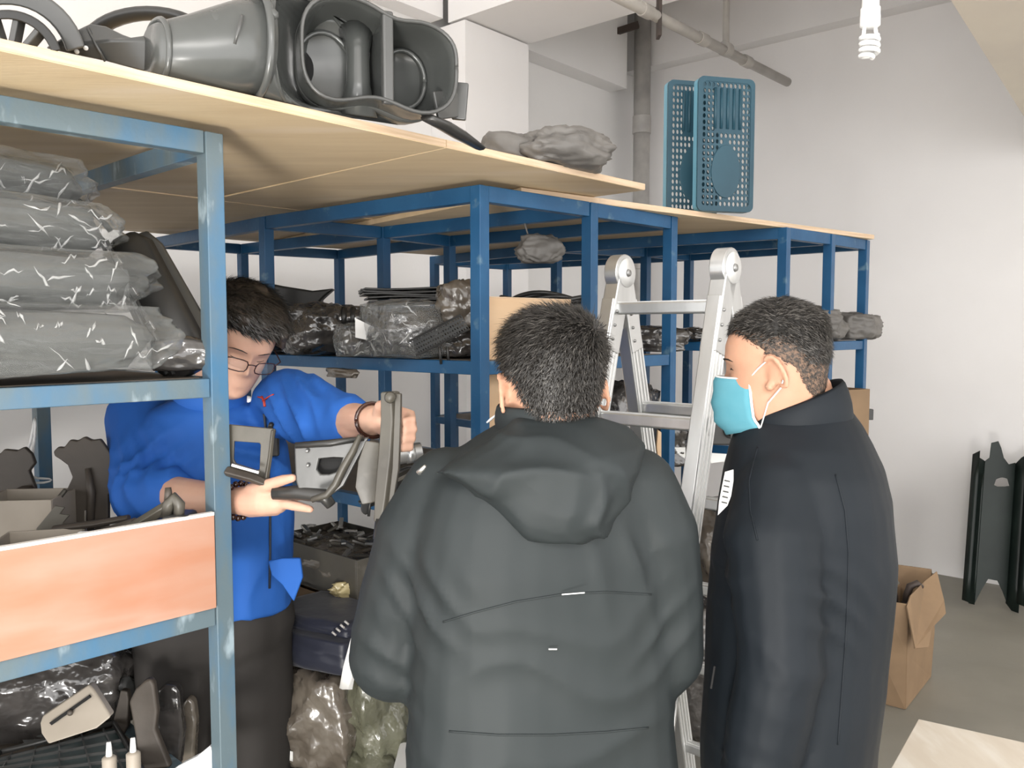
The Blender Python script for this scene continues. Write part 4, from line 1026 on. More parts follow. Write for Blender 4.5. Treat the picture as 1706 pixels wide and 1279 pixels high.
# blue perforated crates standing on edge
def crate(o, ux, w, h, dpt, label, open_):
    """panel facing -uy; perforated grid with solid centre"""
    uy = UP; nz = V(ux).cross(uy).normalized()
    t = thing('perforated_basket', o, label, 'plastic basket', 'blue baskets on the plywood')
    nx, nyy = 11, 20; m = M(); cw, ch = (w-.03)/nx, (h-.03)/nyy; th = .004
    solid = M()
    for i in range(nx):
        for j in range(nyy):
            x0, y0 = .015+i*cw, .015+j*ch; u, v = (i+.5)/nx, (j+.5)/nyy
            plain = (.25 < u < .80 and v > .60 and v < .93) or (((u-.5)/.27)**2+((v-.30)/.23)**2 < 1)
            if plain:
                solid.prism([(x0,y0),(x0+cw,y0),(x0+cw,y0+ch),(x0,y0+ch)], o, ux, uy, th); continue
            ox = cw*.5; dy = ch*.5; sh = .0
            outer = [(x0,y0),(x0+ox,y0),(x0+cw,y0),(x0+cw,y0+dy),(x0+cw,y0+ch),(x0+ox,y0+ch),(x0,y0+ch),(x0,y0+dy)]
            cx_, cy_ = x0+ox, y0+dy; a, b = cw*.34, ch*.38
            inner = [(cx_+a*math.cos(k), cy_+b*math.sin(k)) for k in [PI*1.25+PI/4*i2 for i2 in range(8)]]
            m.frame(outer, inner, o, ux, uy, th)
    pn = mk('perforated_panel', m, 'crate_blue', t, kind='stuff')
    mk('plain_panel', solid, 'crate_blue', pn)
    n = 20
    for k in range(5): 
        x = w*(.30+.11*k); mk('corrugation', M().tube([V(o)+V(ux)*x+UP*(h*.62)-nz*.0-nz*-.003, V(o)+V(ux)*x+UP*(h*.92)+nz*.003], .005, 8), 'crate_blue', pn, smooth=True)
    mk('oval_boss', M().prism([(w*.5+w*.26*math.cos(2*PI*k/n), h*.30+h*.20*math.sin(2*PI*k/n)) for k in range(n)], V(o)+nz*.003, ux, uy, .005), 'crate_blue', pn, bevel=.002)
    # rim and short side walls
    cs = [(0,0),(w,0),(w,h),(0,h)]; r = .02; lp = []
    for (x, y), a0 in zip(((r,r),(w-r,r),(w-r,h-r),(r,h-r)), (PI, PI*1.5, 0, PI/2)):
        for k in range(5): a = a0+PI/2*k/4; lp.append((x+r*math.cos(a), y+r*math.sin(a)))
    inn = [((x-w/2)*(1-.03/w)+w/2, (y-h/2)*(1-.03/h)+h/2) for x, y in lp]
    mk('rim', M().frame(lp, inn, V(o), ux, uy, .008), 'crate_blue', t)
    i2 = [((x-w/2)*(1-.012/w)+w/2, (y-h/2)*(1-.012/h)+h/2) for x, y in lp]
    mk('side_wall', M().frame(lp, i2, V(o)-nz*(dpt/2), ux, uy, dpt), 'crate_rim', t)
    return t
q = Pz(1152,352,ZT+.018); ux = V((.93,.37,0)).normalized(); ux = (A*.55+V((1,-.35,0))*.6).normalized()
o1 = Pz(1160,351,ZT+.018); o1.z = ZT+.0185
depn = V((-.35,.9,0)).normalized()
crate(o1, V((.97,.24,0)).normalized(), .205, .435, .030, 'blue perforated plastic basket on end, the front one with an oval boss', 1)
o2 = o1+V((-.085,.075,0)); crate(o2, V((.97,.24,0)).normalized(), .19, .445, .030, 'blue perforated plastic basket on end, mostly hidden behind the front one', 1)
# ------------------------------------------------------------------ stock on the nearest rack
GRP = {}
def one(name, m, mt, label, cat, group=None, **k):
    o = mk(name, m, mt, None, smooth=k.pop('smooth', True), **k); return tag(o, label, cat, group)
ZS = 1.555+.014
# clear bags stacked on the top shelf
def film_bag(c, size, seed, rotz, label, mt='foam_grey', film='clear_film', tail=None):
    t = thing('bagged_part', c, label, 'bagged part', 'clear bags on the near shelf')
    mk('contents', lump(c+UP*.004, (size[0]*.88,size[1]*.86,size[2]*.84), seed+20, .10, 4, rotz, 1.3, pil=.5), mt, t, smooth=True)
    fm = lump(c, size, seed, .13, 5, rotz, 1.7, pil=.42, hi=.35); bv = bvh(fm)
    f = mk('clear_film', fm, film, t, smooth=True)
    cr = M(); rr = random.Random(seed); sx = V((math.cos(rotz), math.sin(rotz), 0))     # raised creases in paler film, standing in for white highlight streaks
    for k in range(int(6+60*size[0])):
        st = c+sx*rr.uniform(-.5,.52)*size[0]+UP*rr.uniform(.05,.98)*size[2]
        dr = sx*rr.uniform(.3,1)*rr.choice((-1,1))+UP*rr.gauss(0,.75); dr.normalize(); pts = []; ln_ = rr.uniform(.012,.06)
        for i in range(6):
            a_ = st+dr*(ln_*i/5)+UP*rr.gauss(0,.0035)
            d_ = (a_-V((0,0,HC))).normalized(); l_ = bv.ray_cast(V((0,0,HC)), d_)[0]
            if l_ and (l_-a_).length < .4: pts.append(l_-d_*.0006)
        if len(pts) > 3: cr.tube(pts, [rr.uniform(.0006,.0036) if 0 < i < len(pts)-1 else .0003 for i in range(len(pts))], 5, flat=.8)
    if cr.v: mk('film_crease_glints', cr, 'film_crease', t, smooth=True)['kind'] = 'stuff'
    if tail:
        rows = []
        for k in range(5):
            s = k/4; row = []
            for j in range(9):
                u = j/8-.5
                q = V(tail[0]).lerp(V(tail[1]), s)+V(tail[2])*u*(1-.35*s)+V((0,0,1))*(.012*noise.noise(V((s*4,u*6,seed))))+V((0,-1,0))*.012*noise.noise(V((s*5,u*7,seed+3)))
                row.append(q)
            rows.append(row)
        mk('loose_film_end', M().rings(rows, cap=False, closed=False), 'clear_film_dense', t, smooth=True, solid=.001)
    return t
bx = lambda px, y: P(px, 600, y).x
LV = [(-30, 1.52, .125, .66, 1, 'bottom'), (-40, 1.55, .115, .62, 2, 'second'), (-70, 1.58, .108, .56, 3, 'third'), (-115, 1.62, .10, .46, 4, 'top')]
z = ZS+.001
dns = -dn
for i, (pxr, yy, hh, ww, sd, nm) in enumerate(LV):
    right = (205, 172, 130, 82)[i]
    e = P(right, 600, yy); e.z = z
    c = e+dn*(ww/2)+V((0,.10,0)); c.z = z
    ang = math.atan2(dns.y, dns.x)
    tl = [e+UP*(hh*.5)+dn*.03, e+UP*(hh*(.25 if i == 0 else .45))-dn*.06+V((0,-.02,0)), UP*hh*.75]
    film_bag(c, (ww,.34,hh), sd*5, ang, ['big clear bag of grey padding lying lowest on the near shelf', 'clear wrinkled bag second from the bottom of the near stack', 'clear wrinkled bag third from the bottom of the near stack', 'topmost grey clear-wrapped bag of the near stack, under the plywood'][i], tail=tl)
    z += hh*.88
# black lamp-like panels leaning beside the bags
t = thing('slatted_black_panel', P(290,560,1.62), 'long black plastic panel with clips leaning beside the clear bags', 'panel')
e0, e1 = P(205,395,1.72), P(318,622,1.66)
mk('body', M().tube([e0, e0.lerp(e1,.1), e0.lerp(e1,.9), e1], [.026,.050,.056,.036], 8, flat=.4, side=(1,.2,.5)), 'black_plastic', t, smooth=True)
for k in (-.025,-.012): 
    mk('edge_rib', M().tube([e0+V((k-.012,-.022,-.008)), e1+V((k-.012,-.026,.0))], .004, 6), 'grey_plastic', t, smooth=True)
for s in (.18,.42,.66,.88):
    q = e0.lerp(e1,s)+V((-.022,-.028,0)); mk('clip', M().box((0,0,0),.022,.010,.012,Matrix.Translation(q) @ Matrix.Rotation(1.0,4,'Y')), 'aluminium', t, bevel=.002)
tp0, tp1 = P(232,392,1.80), P(348,600,1.72)
o = one('black_trim_panel', M().tube([tp0, tp0.lerp(tp1,.12), tp0.lerp(tp1,.9), tp1], [.02,.034,.036,.022], 10, flat=.4, side=(1,.4,.5)), 'grey_plastic', 'dark grey rounded panel leaning behind the clipped black panel', 'panel')
o = one('bag_shadow_line', M().tube([P(0,272,1.70),P(60,298,1.70),P(120,326,1.70),P(165,362,1.71),P(185,385,1.72)], .006, 8), 'black_plastic', 'thin black line painting the shadow along the top of the clear bags', 'painted shadow')  # black tube laid where the flash shadow edges the bags
one('black_corner_part', M().merge(lump(V((P(300,630,1.60).x, 1.63, ZS)), (.12,.10,.06), 31, .25, 3, .4)), 'black_film', 'small glossy black part at the foot of the leaning panels', 'plastic part')
# blue cloth box corner glimpsed on the shelf end

# board across the front of the lower shelf
b0, b1 = P(353,882,1.478), P(353,1036,1.478)
q0 = V((n0.x,n0.y,0))-UP.cross(dn)*0
nrm = V((dn.y,-dn.x,0)); nrm = nrm if nrm.y < 0 else -nrm
zt_, zb_ = 1.293, 1.112
pa = V((n0.x,n0.y,0))+dn*.02+nrm*.024; pb = pa+dn*1.0
t = thing('retaining_board', V((pa.x,pa.y,zb_)), 'reddish-brown board fixed across the front of the near lower shelf', 'board')
mk('board', M().hexa([pa+UP*zb_,pb+UP*zb_,pb-nrm*.012+UP*zb_,pa-nrm*.012+UP*zb_,pa+UP*zt_,pb+UP*(zt_+.0),pb-nrm*.012+UP*zt_,pa-nrm*.012+UP*zt_]), 'red_board', t, bevel=.001)
mk('pale_top_edge', M().hexa([pa+UP*zt_,pb+UP*zt_,pb-nrm*.012+UP*zt_,pa-nrm*.012+UP*zt_,pa+UP*(zt_+.006),pb+UP*(zt_+.006),pb-nrm*.012+UP*(zt_+.006),pa-nrm*.012+UP*(zt_+.006)]), 'white_lip', t)

# brackets and sheet parts behind the board
def plate_thing(name, outline, depth, t, mt, label, cat, hole=None, bev=.002, group=None, extra=None):
    o = plate(outline, depth, t, mt, None, name, hole, bev); tag(o, label, cat, group)
    if extra: extra(o)
    return o
t = thing('scalloped_plate', P(150,900,1.92), 'brown scalloped sheet-metal cover standing behind the red board', 'metal plate')
plate([(88,752),(96,744),(106,745),(116,732),(128,734),(140,727),(152,733),(166,731),(176,745),(188,762),(192,780),(196,805),(200,818),(180,825),(180,868),(176,905),(118,905),(112,850),(108,820),(120,795),(112,775),(100,766),(90,760)], 1.90, .014, 'brown_metal', t, 'cover', bev=.004)
mk('pressed_rib', M().tube([P(146,780,1.895),P(152,820,1.893),P(150,895,1.895)], [.006,.010,.008], 8), 'brown_metal', t, smooth=True)
mk('tab', M().bar(P(190,808,1.90), P(206,812,1.90), .03, .006, V((0,1,0))), 'brown_metal', t, bevel=.002)
t = thing('scalloped_plate', P(20,900,2.0), 'dark scalloped sheet-metal cover at the left edge behind the white cable', 'metal plate')
plate([(-30,760),(0,755),(6,748),(28,750),(40,744),(52,756),(58,772),(48,785),(58,812),(60,835),(48,845),(40,905),(-30,905)], 1.98, .014, 'brown_metal', t, 'cover', bev=.004)
mk('round_boss', M().tube([P(42,828,1.975),P(42,828,1.955)], .028, 18), 'brown_metal', t, smooth=True)
# hanging white cable
pts = [P(58,690,2.05),P(52,740,2.04),P(38,770,2.03),P(28,788,2.03),P(34,800,2.02),P(60,806,2.02),P(88,802,2.02),P(86,796,2.02),P(60,798,2.03),P(46,790,2.03),P(56,760,2.04),P(60,690,2.05)]
one('white_cable', M().tube(pts, .0035, 8), 'white_plastic', 'thin white cable looped beside the rear rack post', 'cable', subs=1)
# heap behind the board
heap = [
 ('channel_bar', [P(40,900,1.80),P(110,815,1.84)], [.012,.010], 'olive_metal', 'slim grey channel bar leaning up behind the red board', 'metal bar'),
 ('channel_bar', [P(60,920,1.70),P(190,880,1.66),P(225,868,1.65)], [.016,.016,.014], 'brown_metal', 'flat brown rail lying behind the red board', 'metal bar'),
 ('curved_rail', [P(150,915,1.58),P(220,880,1.56),P(270,850,1.55),P(288,838,1.56)], [.014,.020,.022,.020], 'olive_metal', 'curved grey rail with a raised end beside the bare forearm', 'metal rail'),
 ('curved_rail', [P(90,880,1.74),P(160,872,1.72),P(215,862,1.72)], [.012,.014,.012], 'brown_metal', 'dark straight rail lying behind the curved rail', 'metal rail')]
for nm, pts, rr, mt_, lb, ct in heap:
    o = mk(nm, M().tube(pts, rr, 6, flat=.6), mt_, None, bevel=.003); tag(o, lb, ct)
t = thing('rail_end_cap', P(285,850,1.54), 'grey forked bracket end poking above the red board next to the forearm', 'bracket')
mk('fork', M().tube([P(276,860,1.545),P(282,838,1.54),P(290,828,1.54),P(299,840,1.54),P(298,862,1.545)], [.012,.011,.010,.011,.010], 8), 'olive_metal', t, smooth=True)
mk('bolt', M().tube([P(281,832,1.55),P(280,812,1.555)], [.009,.006], 8), 'brown_metal', t, smooth=True)
mk('wedge', M().box((0,0,0),.05,.06,.045,Matrix.Translation(P(300,872,1.56))), 'black_plastic', t, bevel=.008)
plate_thing('angle_plate', [(60,880),(92,842),(108,845),(100,856),(116,858),(104,872),(140,872),(140,850),(143,850),(143,885),(60,890)], 1.76, .004, 'olive_metal', 'thin grey notched plate standing in the heap behind the red board', 'metal plate')
def open_box(name, c, sx, sy, sz, th, mt, label, cat, rot=None, group=None):
    m = M(); R_ = (rot or Matrix.Identity(4)); T_ = Matrix.Translation(V(c)) @ R_
    m.box((0,0,th/2),sx,sy,th,T_)
    for s in (-1,1):
        m.box((s*(sx-th)/2,0,sz/2),th,sy-2*th-.0005,sz,T_); m.box((0,s*(sy-th)/2,sz/2),sx,th,sz,T_)
    o = mk(name, m, mt, None, bevel=.002); return tag(o, label, cat, group)
open_box('parts_tray', V((P(36,895,1.60).x,1.66,1.155)), .15,.12,.075,.005,'tan_plastic','small beige plastic tray at the left end behind the red board','tray',Matrix.Rotation(.25,4,'Z'))
open_box('parts_tray', V((P(30,855,1.80).x,1.84,1.15)), .16,.14,.13,.005,'tan_plastic','beige box further back at the left end of the near lower shelf','tray',Matrix.Rotation(.1,4,'Z'))
one('black_moulding', lump(V((P(70,925,1.6).x,1.63,1.126)), (.32,.14,.075), 41, .2, 3, .5), 'brown_metal', 'low dark moulding lying directly behind the red board', 'moulding')
one('black_moulding', lump(V((P(180,910,1.7).x,1.74,1.126)), (.30,.18,.09), 43, .2, 3, .8), 'black_plastic', 'dark rounded moulding in the middle behind the red board', 'moulding')
mk_ = mk('small_white_clip', M().box((0,0,0),.018,.012,.022,Matrix.Translation(P(139,895,1.56))), 'paper', None, bevel=.002); tag(mk_, 'tiny white clip on the rails behind the red board', 'clip')
mk_ = mk('small_white_clip', M().box((0,0,0),.012,.012,.03,Matrix.Translation(P(6,935,1.48))), 'paper', None, bevel=.002); tag(mk_, 'white clip at the left edge just above the red board', 'clip')

# the lowest visible shelf of the near rack (below the board)
ZL = .714
t = thing('switch_panel', P(115,1190,1.62), 'beige plastic panel with a long dark slot, tilted in the low heap', 'panel')
plate([(66,1205),(70,1193),(148,1140),(156,1148),(184,1192),(182,1196),(160,1214),(80,1240),(68,1222)], lambda x,y: 1.60+(1240-y)*.0007, .02, 'tan_plastic', t, 'panel', bev=.004)
plate([(82,1204),(148,1158),(151,1162),(86,1208)], lambda x,y: 1.594+(1240-y)*.0007, .004, 'dark_inside', t, 'slot', bev=0)
mk('knob', M().sphere(P(117,1187,1.63), .006, 8, 6), 'brown_metal', t, smooth=True)
t = thing('flat_grille_tray', P(110,1262,1.52), 'dark teal ribbed tray lying across the low shelf', 'tray')
pl = [Pz(-40,1300,.84),Pz(10,1262,.84),Pz(160,1222,.84),Pz(175,1245,.84),Pz(240,1300,.84)]
def slab(pts, th, mt, name, parent, bev=.002):
    m = M(); n = len(pts); m.add([q-UP*th for q in pts]+list(pts),[tuple(range(n))[::-1],tuple(range(n,2*n))]+[(i,(i+1)%n,(i+1)%n+n,i+n) for i in range(n)]); return mk(name, m, mt, parent, bevel=bev)
ZY = .735
cs = [Pz(-60,1330,ZY),Pz(0,1262,ZY),Pz(190,1212,ZY),Pz(260,1330,ZY)]
slab(cs, .02, 'teal_tray', 'base', t)
for k in range(7):
    s = (k+.5)/7; mk('rib', M().bar(cs[0].lerp(cs[1],s)+UP*.003, cs[3].lerp(cs[2],s)+UP*.003, .004, .006), 'grey_plastic', t)
for k in range(5):
    s = (k+.5)/5; mk('cross_rib', M().bar(cs[0].lerp(cs[3],s)+UP*.003, cs[1].lerp(cs[2],s)+UP*.003, .003, .005), 'grey_plastic', t)
for a, b in ((0,1),(1,2),(2,3)): mk('edge_lip', M().tube([cs[a]+UP*.012, cs[b]+UP*.012], .006, 8), 'black_plastic', t, smooth=True)
for k, (x, y) in enumerate(((182,1262),(222,1255))):
    q = P(x,y,1.50); tt = thing('marker_pen', q, ['white capped bottle standing left of the taller one on the ribbed tray', 'taller white capped bottle on the ribbed tray'][k], 'bottle')
    mk('body', M().tube([V((q.x,q.y,ZY+.007)), q, q+UP*.004], [.013,.013,.008], 14), 'tan_plastic', tt, smooth=True)
    mk('cap', M().tube([q+UP*.004, q+UP*.03], [.006,.004], 12), 'paper', tt, smooth=True)
plate_thing('bent_cover', [(214,1170),(225,1148),(240,1134),(250,1130),(256,1140),(262,1185),(258,1215),(276,1260),(284,1279),(230,1285),(224,1225)], lambda x,y: 1.72+(1280-y)*.0002, .02, 'brown_metal', 'upright brown bent metal cover in the low heap beside the near post', 'metal cover', bev=.006)
plate_thing('dark_cover', [(258,1185),(262,1150),(274,1140),(290,1142),(298,1152),(300,1180),(304,1220),(298,1279),(270,1279),(262,1230)], 1.80, .03, 'black_film', 'dark plastic-wrapped cover just left of the near post', 'wrapped part', bev=.008)
plate_thing('dark_cover', [(302,1175),(312,1162),(322,1170),(326,1200),(322,1279),(300,1279)], 1.86, .03, 'brown_film', 'brown plastic-wrapped cover partly hidden by the near post', 'wrapped part', bev=.008)
one('low_wrapped_part', lump(V((P(40,1180,1.9).x,1.95,.703)), (.42,.3,.25), 51, .25, 4, .3, hi=.5), 'black_film', 'black plastic-wrapped bundle at the left of the low shelf', 'wrapped part')
one('low_wrapped_part', lump(V((P(130,1150,2.0).x,2.05,.703)), (.26,.2,.24), 53, .25, 4, .3, hi=.5), 'black_film', 'black wrapped part behind the beige slotted panel', 'wrapped part')
one('grey_moulding', lump(V((P(40,1220,1.7).x,1.92,.703)), (.24,.14,.13), 55, .2, 3, .5), 'grey_plastic', 'low grey moulding in front of the beige slotted panel', 'moulding')
plate_thing('grey_bracket', [(188,1200),(196,1168),(200,1150),(212,1152),(214,1165),(212,1210),(196,1240),(180,1240)], 1.86, .02, 'brown_metal', 'dark upright bracket between the beige panel and the bent cover', 'bracket', bev=.004)
slabt = thing('tub_cover', P(330,1262,1.42), 'white curved plastic lid lying low beside the near post', 'lid')
plate([(270,1300),(300,1278),(330,1262),(352,1243),(362,1243),(374,1252),(380,1300)], lambda x,y: 1.62, .03, 'white_plastic', slabt, 'dome', bev=.008)
mk('rim', M().tube([P(270,1298,1.618),P(300,1277,1.616),P(330,1262,1.616),P(352,1244,1.616)], .004, 8), 'white_plastic', slabt, smooth=True)
# ------------------------------------------------------------------ stock on the second rack
Z2 = 1.565+.003
def at(px, y, z): q = P(px, 600, y); q.z = z; return q
one('wrapped_bundle', lump(at(545,2.66,Z2), (.27,.26,.155), 61, .22, 4, .7, hi=.7), 'black_film', 'shiny black wrapped bundle on the upper shelf beside the blue-jacketed man\'s head', 'wrapped part')
one('wrapped_bundle', lump(at(470,2.85,Z2), (.30,.26,.11), 63, .22, 4, .7, hi=.7), 'black_film', 'low black wrapped bundle on the upper shelf behind the blue-jacketed man\'s head', 'wrapped part')
plate_thing('fin_panel', [(388,470),(398,460),(420,466),(470,476),(520,484),(556,480),(540,494),(532,502),(575,512),(560,530),(480,525),(400,505)], 2.90, .05, 'black_plastic', 'flat black fin-shaped panel lying across the bundles above the blue-jacketed man', 'panel', bev=.008)
t = thing('fluted_part', at(585,2.58,Z2), 'black fluted plastic part with shiny ridges on the upper shelf', 'plastic part')
mk('body', M().tube([P(520,530,2.60),P(608,530,2.56)], .034, 10, flat=.8), 'black_film', t, smooth=True)
for k in range(6):
    x = 528+15*k; mk('flute', M().tube([P(x,514,2.56),P(x,528,2.535),P(x+1,545,2.555)], .009, 8), 'black_plastic', t, smooth=True)
t = film_bag(at(598,2.44,Z2), (.13,.12,.095), 71, .3, 'small clear bag with a white label standing at the shelf edge', 'black_film', 'clear_film_dense')
mk('label', M().prism([(0,0),(.045,-.01),(.05,.03),(.0,.055)], P(592,562,2.345), V((1,.1,0)), UP, .001), 'paper', t)
t = film_bag(at(692,2.40,Z2), (.28,.24,.155), 73, .5, 'big clear plastic bag of black parts on the upper shelf by the corner post', 'black_film', 'clear_film_dense')
for k in range(7):
    q = at(690,2.92,Z2+.165+.0085*k); T_ = Matrix.Translation(q+V((random.uniform(-.012,.012),0,0))) @ Matrix.Rotation(.25+random.uniform(-.05,.05),4,'Z')
    m = M()
    rows = [[T_ @ V((x*.16*(1+.02*k%3), y*.11, .006*math.sin(x*2+k)+dz)) for x in (-1,-.6,-.2,.2,.6,1)] for y, dz in ((-1,0),(1,0),(1,.007),(-1,.007))]
    b_ = M(); n_ = 6
    for r in rows: b_.v += r
    for k2 in range(4):
        for j in range(5): b_.f.append((k2*6+j, k2*6+j+1, ((k2+1)%4)*6+j+1, ((k2+1)%4)*6+j))
    b_.f += [(0,6,12,18),(5,23,17,11)]
    tag(mk('rubber_mat', b_, 'black_plastic', None, bevel=.002), ['lowest','second lowest','third lowest','middle','third from top','second from top','topmost'][k]+' thin black mat of the flat pile behind the big clear bag', 'mat', 'pile of black mats')
open_box('black_carton', at(690,2.92,Z2), .28,.20,.160,.006,'navy_box','dark box under the pile of black mats on the upper shelf','box',Matrix.Rotation(.3,4,'Z'))
one('wrapped_bundle', lump(at(768,2.36,Z2+.085), (.13,.12,.125), 75, .25, 4, .2, hi=.7), 'brown_film', 'brown-grey crumpled wrapped part tucked against the blue corner post', 'wrapped part')
one('wrapped_bundle', lump(at(772,2.38,Z2), (.16,.12,.085), 76, .25, 4, .2, hi=.7), 'black_film', 'black wrapped part at the foot of the blue corner post\'s shelf', 'wrapped part')
# perforated grille
t = thing('perforated_grille', P(735,575,2.22), 'narrow black perforated grille leaning on the shelf edge by the corner post', 'grille')
a, b = P(694,592,2.27), P(782,548,2.20); ux_ = (b-a).normalized(); L_ = (b-a).length; uy_ = V((0,-.35,.94)); uy_ = (uy_-ux_*uy_.dot(ux_)).normalized()
m = M(); nx = 22
for i in range(nx):
    for j in range(4):
        cw = L_/nx; ch = .011; x0, y0 = i*cw, j*ch
        outer = [(x0,y0),(x0+cw/2,y0),(x0+cw,y0),(x0+cw,y0+ch/2),(x0+cw,y0+ch),(x0+cw/2,y0+ch),(x0,y0+ch),(x0,y0+ch/2)]
        inner = [(x0+cw/2+cw*.3*math.cos(k), y0+ch/2+ch*.3*math.sin(k)) for k in [PI*1.25+PI/4*i2 for i2 in range(8)]]
        m.frame(outer, inner, a, ux_, uy_, .002)
mk('mesh_strip', m, 'grey_plastic', t, kind='stuff')
for o_ in (0,.044): mk('edge_bar', M().bar(a+uy_*o_, b+uy_*o_, .005, .005), 'black_plastic', t)
for x in (732,745): mk('leg', M().tube([P(x,578,2.235),P(x+3,606,2.245)], .004, 8), 'black_plastic', t, smooth=True)
# tan board between the front posts
pa, pb = f0.lerp(f1,.06)+B*.05, f0.lerp(f1,.95)+B*.05
t = thing('upright_board', V((pa.x,pa.y,1.154)), 'pale tan board standing upright between the front posts behind the hooded man\'s head', 'board')
mk('board', M().hexa([pa+UP*1.154,pb+UP*1.154,pb+B*.012+UP*1.154,pa+B*.012+UP*1.154,pa+UP*1.735,pb+UP*1.735,pb+B*.012+UP*1.735,pa+B*.012+UP*1.735]), 'board_tan', t, bevel=.001)
mk('top_edge', M().hexa([pa+UP*1.735,pb+UP*1.735,pb+B*.012+UP*1.735,pa+B*.012+UP*1.735,pa+UP*1.738,pb+UP*1.738,pb+B*.012+UP*1.738,pa+B*.012+UP*1.738]), 'ply_edge', t)
# coil of black hoses behind it
hc = at(905,2.78,Z2)
t = thing('hose_coil', hc, 'thick coil of black hose lying above the tan board', 'hose')
open_box('black_carton', hc-UP*.0+V((0,.02,0)), .30,.20,.135,.006,'navy_box','dark box carrying the coil of black hose','box',Matrix.Rotation(.6,4,'Z'))
for k in range(6):
    r_ = .165-.012*k; pts = [hc+V((math.cos(2*PI*i/40)*r_, math.sin(2*PI*i/40)*r_*.6, .150+.013*(k%3)+.012*(k//3)+.012*math.sin(2*PI*i/40*2+k))) for i in range(41)]
    mk('hose_turn', M().tube(pts, .0075, 8), 'black_plastic', t, smooth=True)
# bag hanging under the top
q = at(898,2.62,ZT-.165)
t = thing('hanging_bag', q, 'small grey plastic bag hanging under the rack top above the hose', 'bag')
mk('bag', lump(q, (.125,.05,.085), 83, .35, 4, .2, 1.4, pil=.8, hi=.5), 'grey_cloth', t, smooth=True)
mk('tie', M().tube([q+V((-.03,0,.07)), q+V((-.045,.0,.12)), q+V((-.045,.01,.150))], .003, 6), 'grey_cloth', t, smooth=True)
one('torn_wrapping', lump(at(570,2.42,1.508), (.12,.03,.026), 87, .3, 3, -.7), 'brown_film', 'scrap of brown wrapping showing under the upper shelf beam', 'wrapping')
# black rounded liners on the middle shelf
ZM = 1.153
def liner(c, r, rot, label, lean=.3):
    t = thing('arch_liner', c, label, 'wheel liner', 'black arch liners on the middle shelf')
    rows = []
    for i in range(15):
        a = PI*i/14; row = []
        for w, rr in ((-.5,.90),(-.38,1.0),(0,1.04),(.38,1.0),(.5,.90)):
            row.append(V((math.cos(a)*r*rr, w*.16+lean*math.sin(a)*r*.3, math.sin(a)*r*rr)))
        rows.append(row)
    R_ = Matrix.Rotation(rot,3,'Z')
    rows = [[R_ @ q+c for q in row] for row in rows]
    mk('shell', M().rings(rows, cap=False, closed=False), 'black_plastic', t, smooth=True, solid=.004, subs=1)
    e = [row[0] for row in rows]; mk('edge_bead', M().tube(e, .004, 6), 'black_plastic', t, smooth=True)
    mk('web', M().rings([[q.lerp(c+UP*r*.3, .02) for q in [row[2] for row in rows]], [q.lerp(c+UP*r*.3, .75) for q in [row[2] for row in rows]]], cap=False, closed=False), 'black_plastic', t, smooth=True, solid=.004)
    return t
liner(at(690,2.28,ZM), .145, .2, 'black curved arch liner standing just right of the gripping hand')
liner(at(768,2.22,ZM), .160, .1, 'black curved arch liner between the corner post and the hooded shoulder')
t = thing('metal_canister', at(683,2.10,ZM), 'short bright metal canister lying on the middle shelf below the gripping hand', 'canister')
mk('body', M().tube([P(662,758,2.08),P(702,752,2.10)], .024, 18), 'alu_dark', t, smooth=True, bevel=.002)
mk('band', M().tube([P(676,756,2.087),P(690,754,2.094)], .0252, 18), 'aluminium', t, smooth=True)
one('flat_rail', M().bar(P(655,800,2.12), P(712,772,2.16), .035, .010), 'olive_metal', 'grey flat rail on the middle shelf beside the canister', 'metal bar', smooth=False, bevel=.002)
one('cable_tie', M().tube([P(598,835,2.3),P(606,832,2.29),P(618,833,2.3),P(612,838,2.3),P(600,838,2.3),P(598,835,2.3)], .003, 6), 'black_plastic', 'black cable tie loop on the middle shelf edge', 'cable tie')
# contents lower down, left side of the second rack
tray_c = at(575,2.46,.90)
t = thing('parts_crate', tray_c, 'shallow grey crate heaped with small metal parts below the middle shelf beam', 'crate')
T_ = Matrix.Translation(tray_c) @ Matrix.Rotation(-.72,4,'Z'); m = M().box((0,0,.006),.42,.26,.012,T_)
mk('base', m, 'olive_metal', t)
for s in (-1,1):
    mk('side', M().box((s*.207,0,.06),.006,.26,.12,T_), 'olive_metal', t, bevel=.001); mk('end', M().box((0,s*.127,.06),.408,.006,.12,T_), 'olive_metal', t, bevel=.001)
rnd = random.Random(5)
for k in range(60):
    x, y = rnd.uniform(-.18,.18), rnd.uniform(-.10,.10); q = T_ @ V((x,y,.105+rnd.uniform(0,.035))); d = V((rnd.uniform(-1,1),rnd.uniform(-1,1),rnd.uniform(-.3,.3))).normalized()*rnd.uniform(.012,.028)
    mt_ = rnd.choice(('alu_dark','galvanised','olive_metal','brown_metal')); m = M().bar(q-d, q+d, rnd.uniform(.008,.016), rnd.uniform(.006,.012))
    tag(mk('small_fitting', m, mt_, None, bevel=.002), {'alu_dark':'small bright metal','galvanised':'small pale zinc','olive_metal':'small olive-grey','brown_metal':'small dark brown'}[mt_]+' fitting heaped in the shallow grey crate', 'fitting', 'fittings in the crate')
one('fittings_bed', lump(T_ @ V((0,0,.012)), (.39,.23,.10), 91, .12, 4, -.72, 3), 'brown_film', 'bed of brown wrapped parts filling the shallow grey crate', 'wrapped part')
open_box('long_carton', at(545,2.50,.70), .42,.24,.19,.006,'cardboard','brown carton holding up the shallow grey crate','carton',Matrix.Rotation(-.72,4,'Z'))
t = thing('taped_carton', at(612,2.34,.70), 'pale carton edge wrapped in shiny yellow tape beside the hooded man\'s elbow', 'carton')
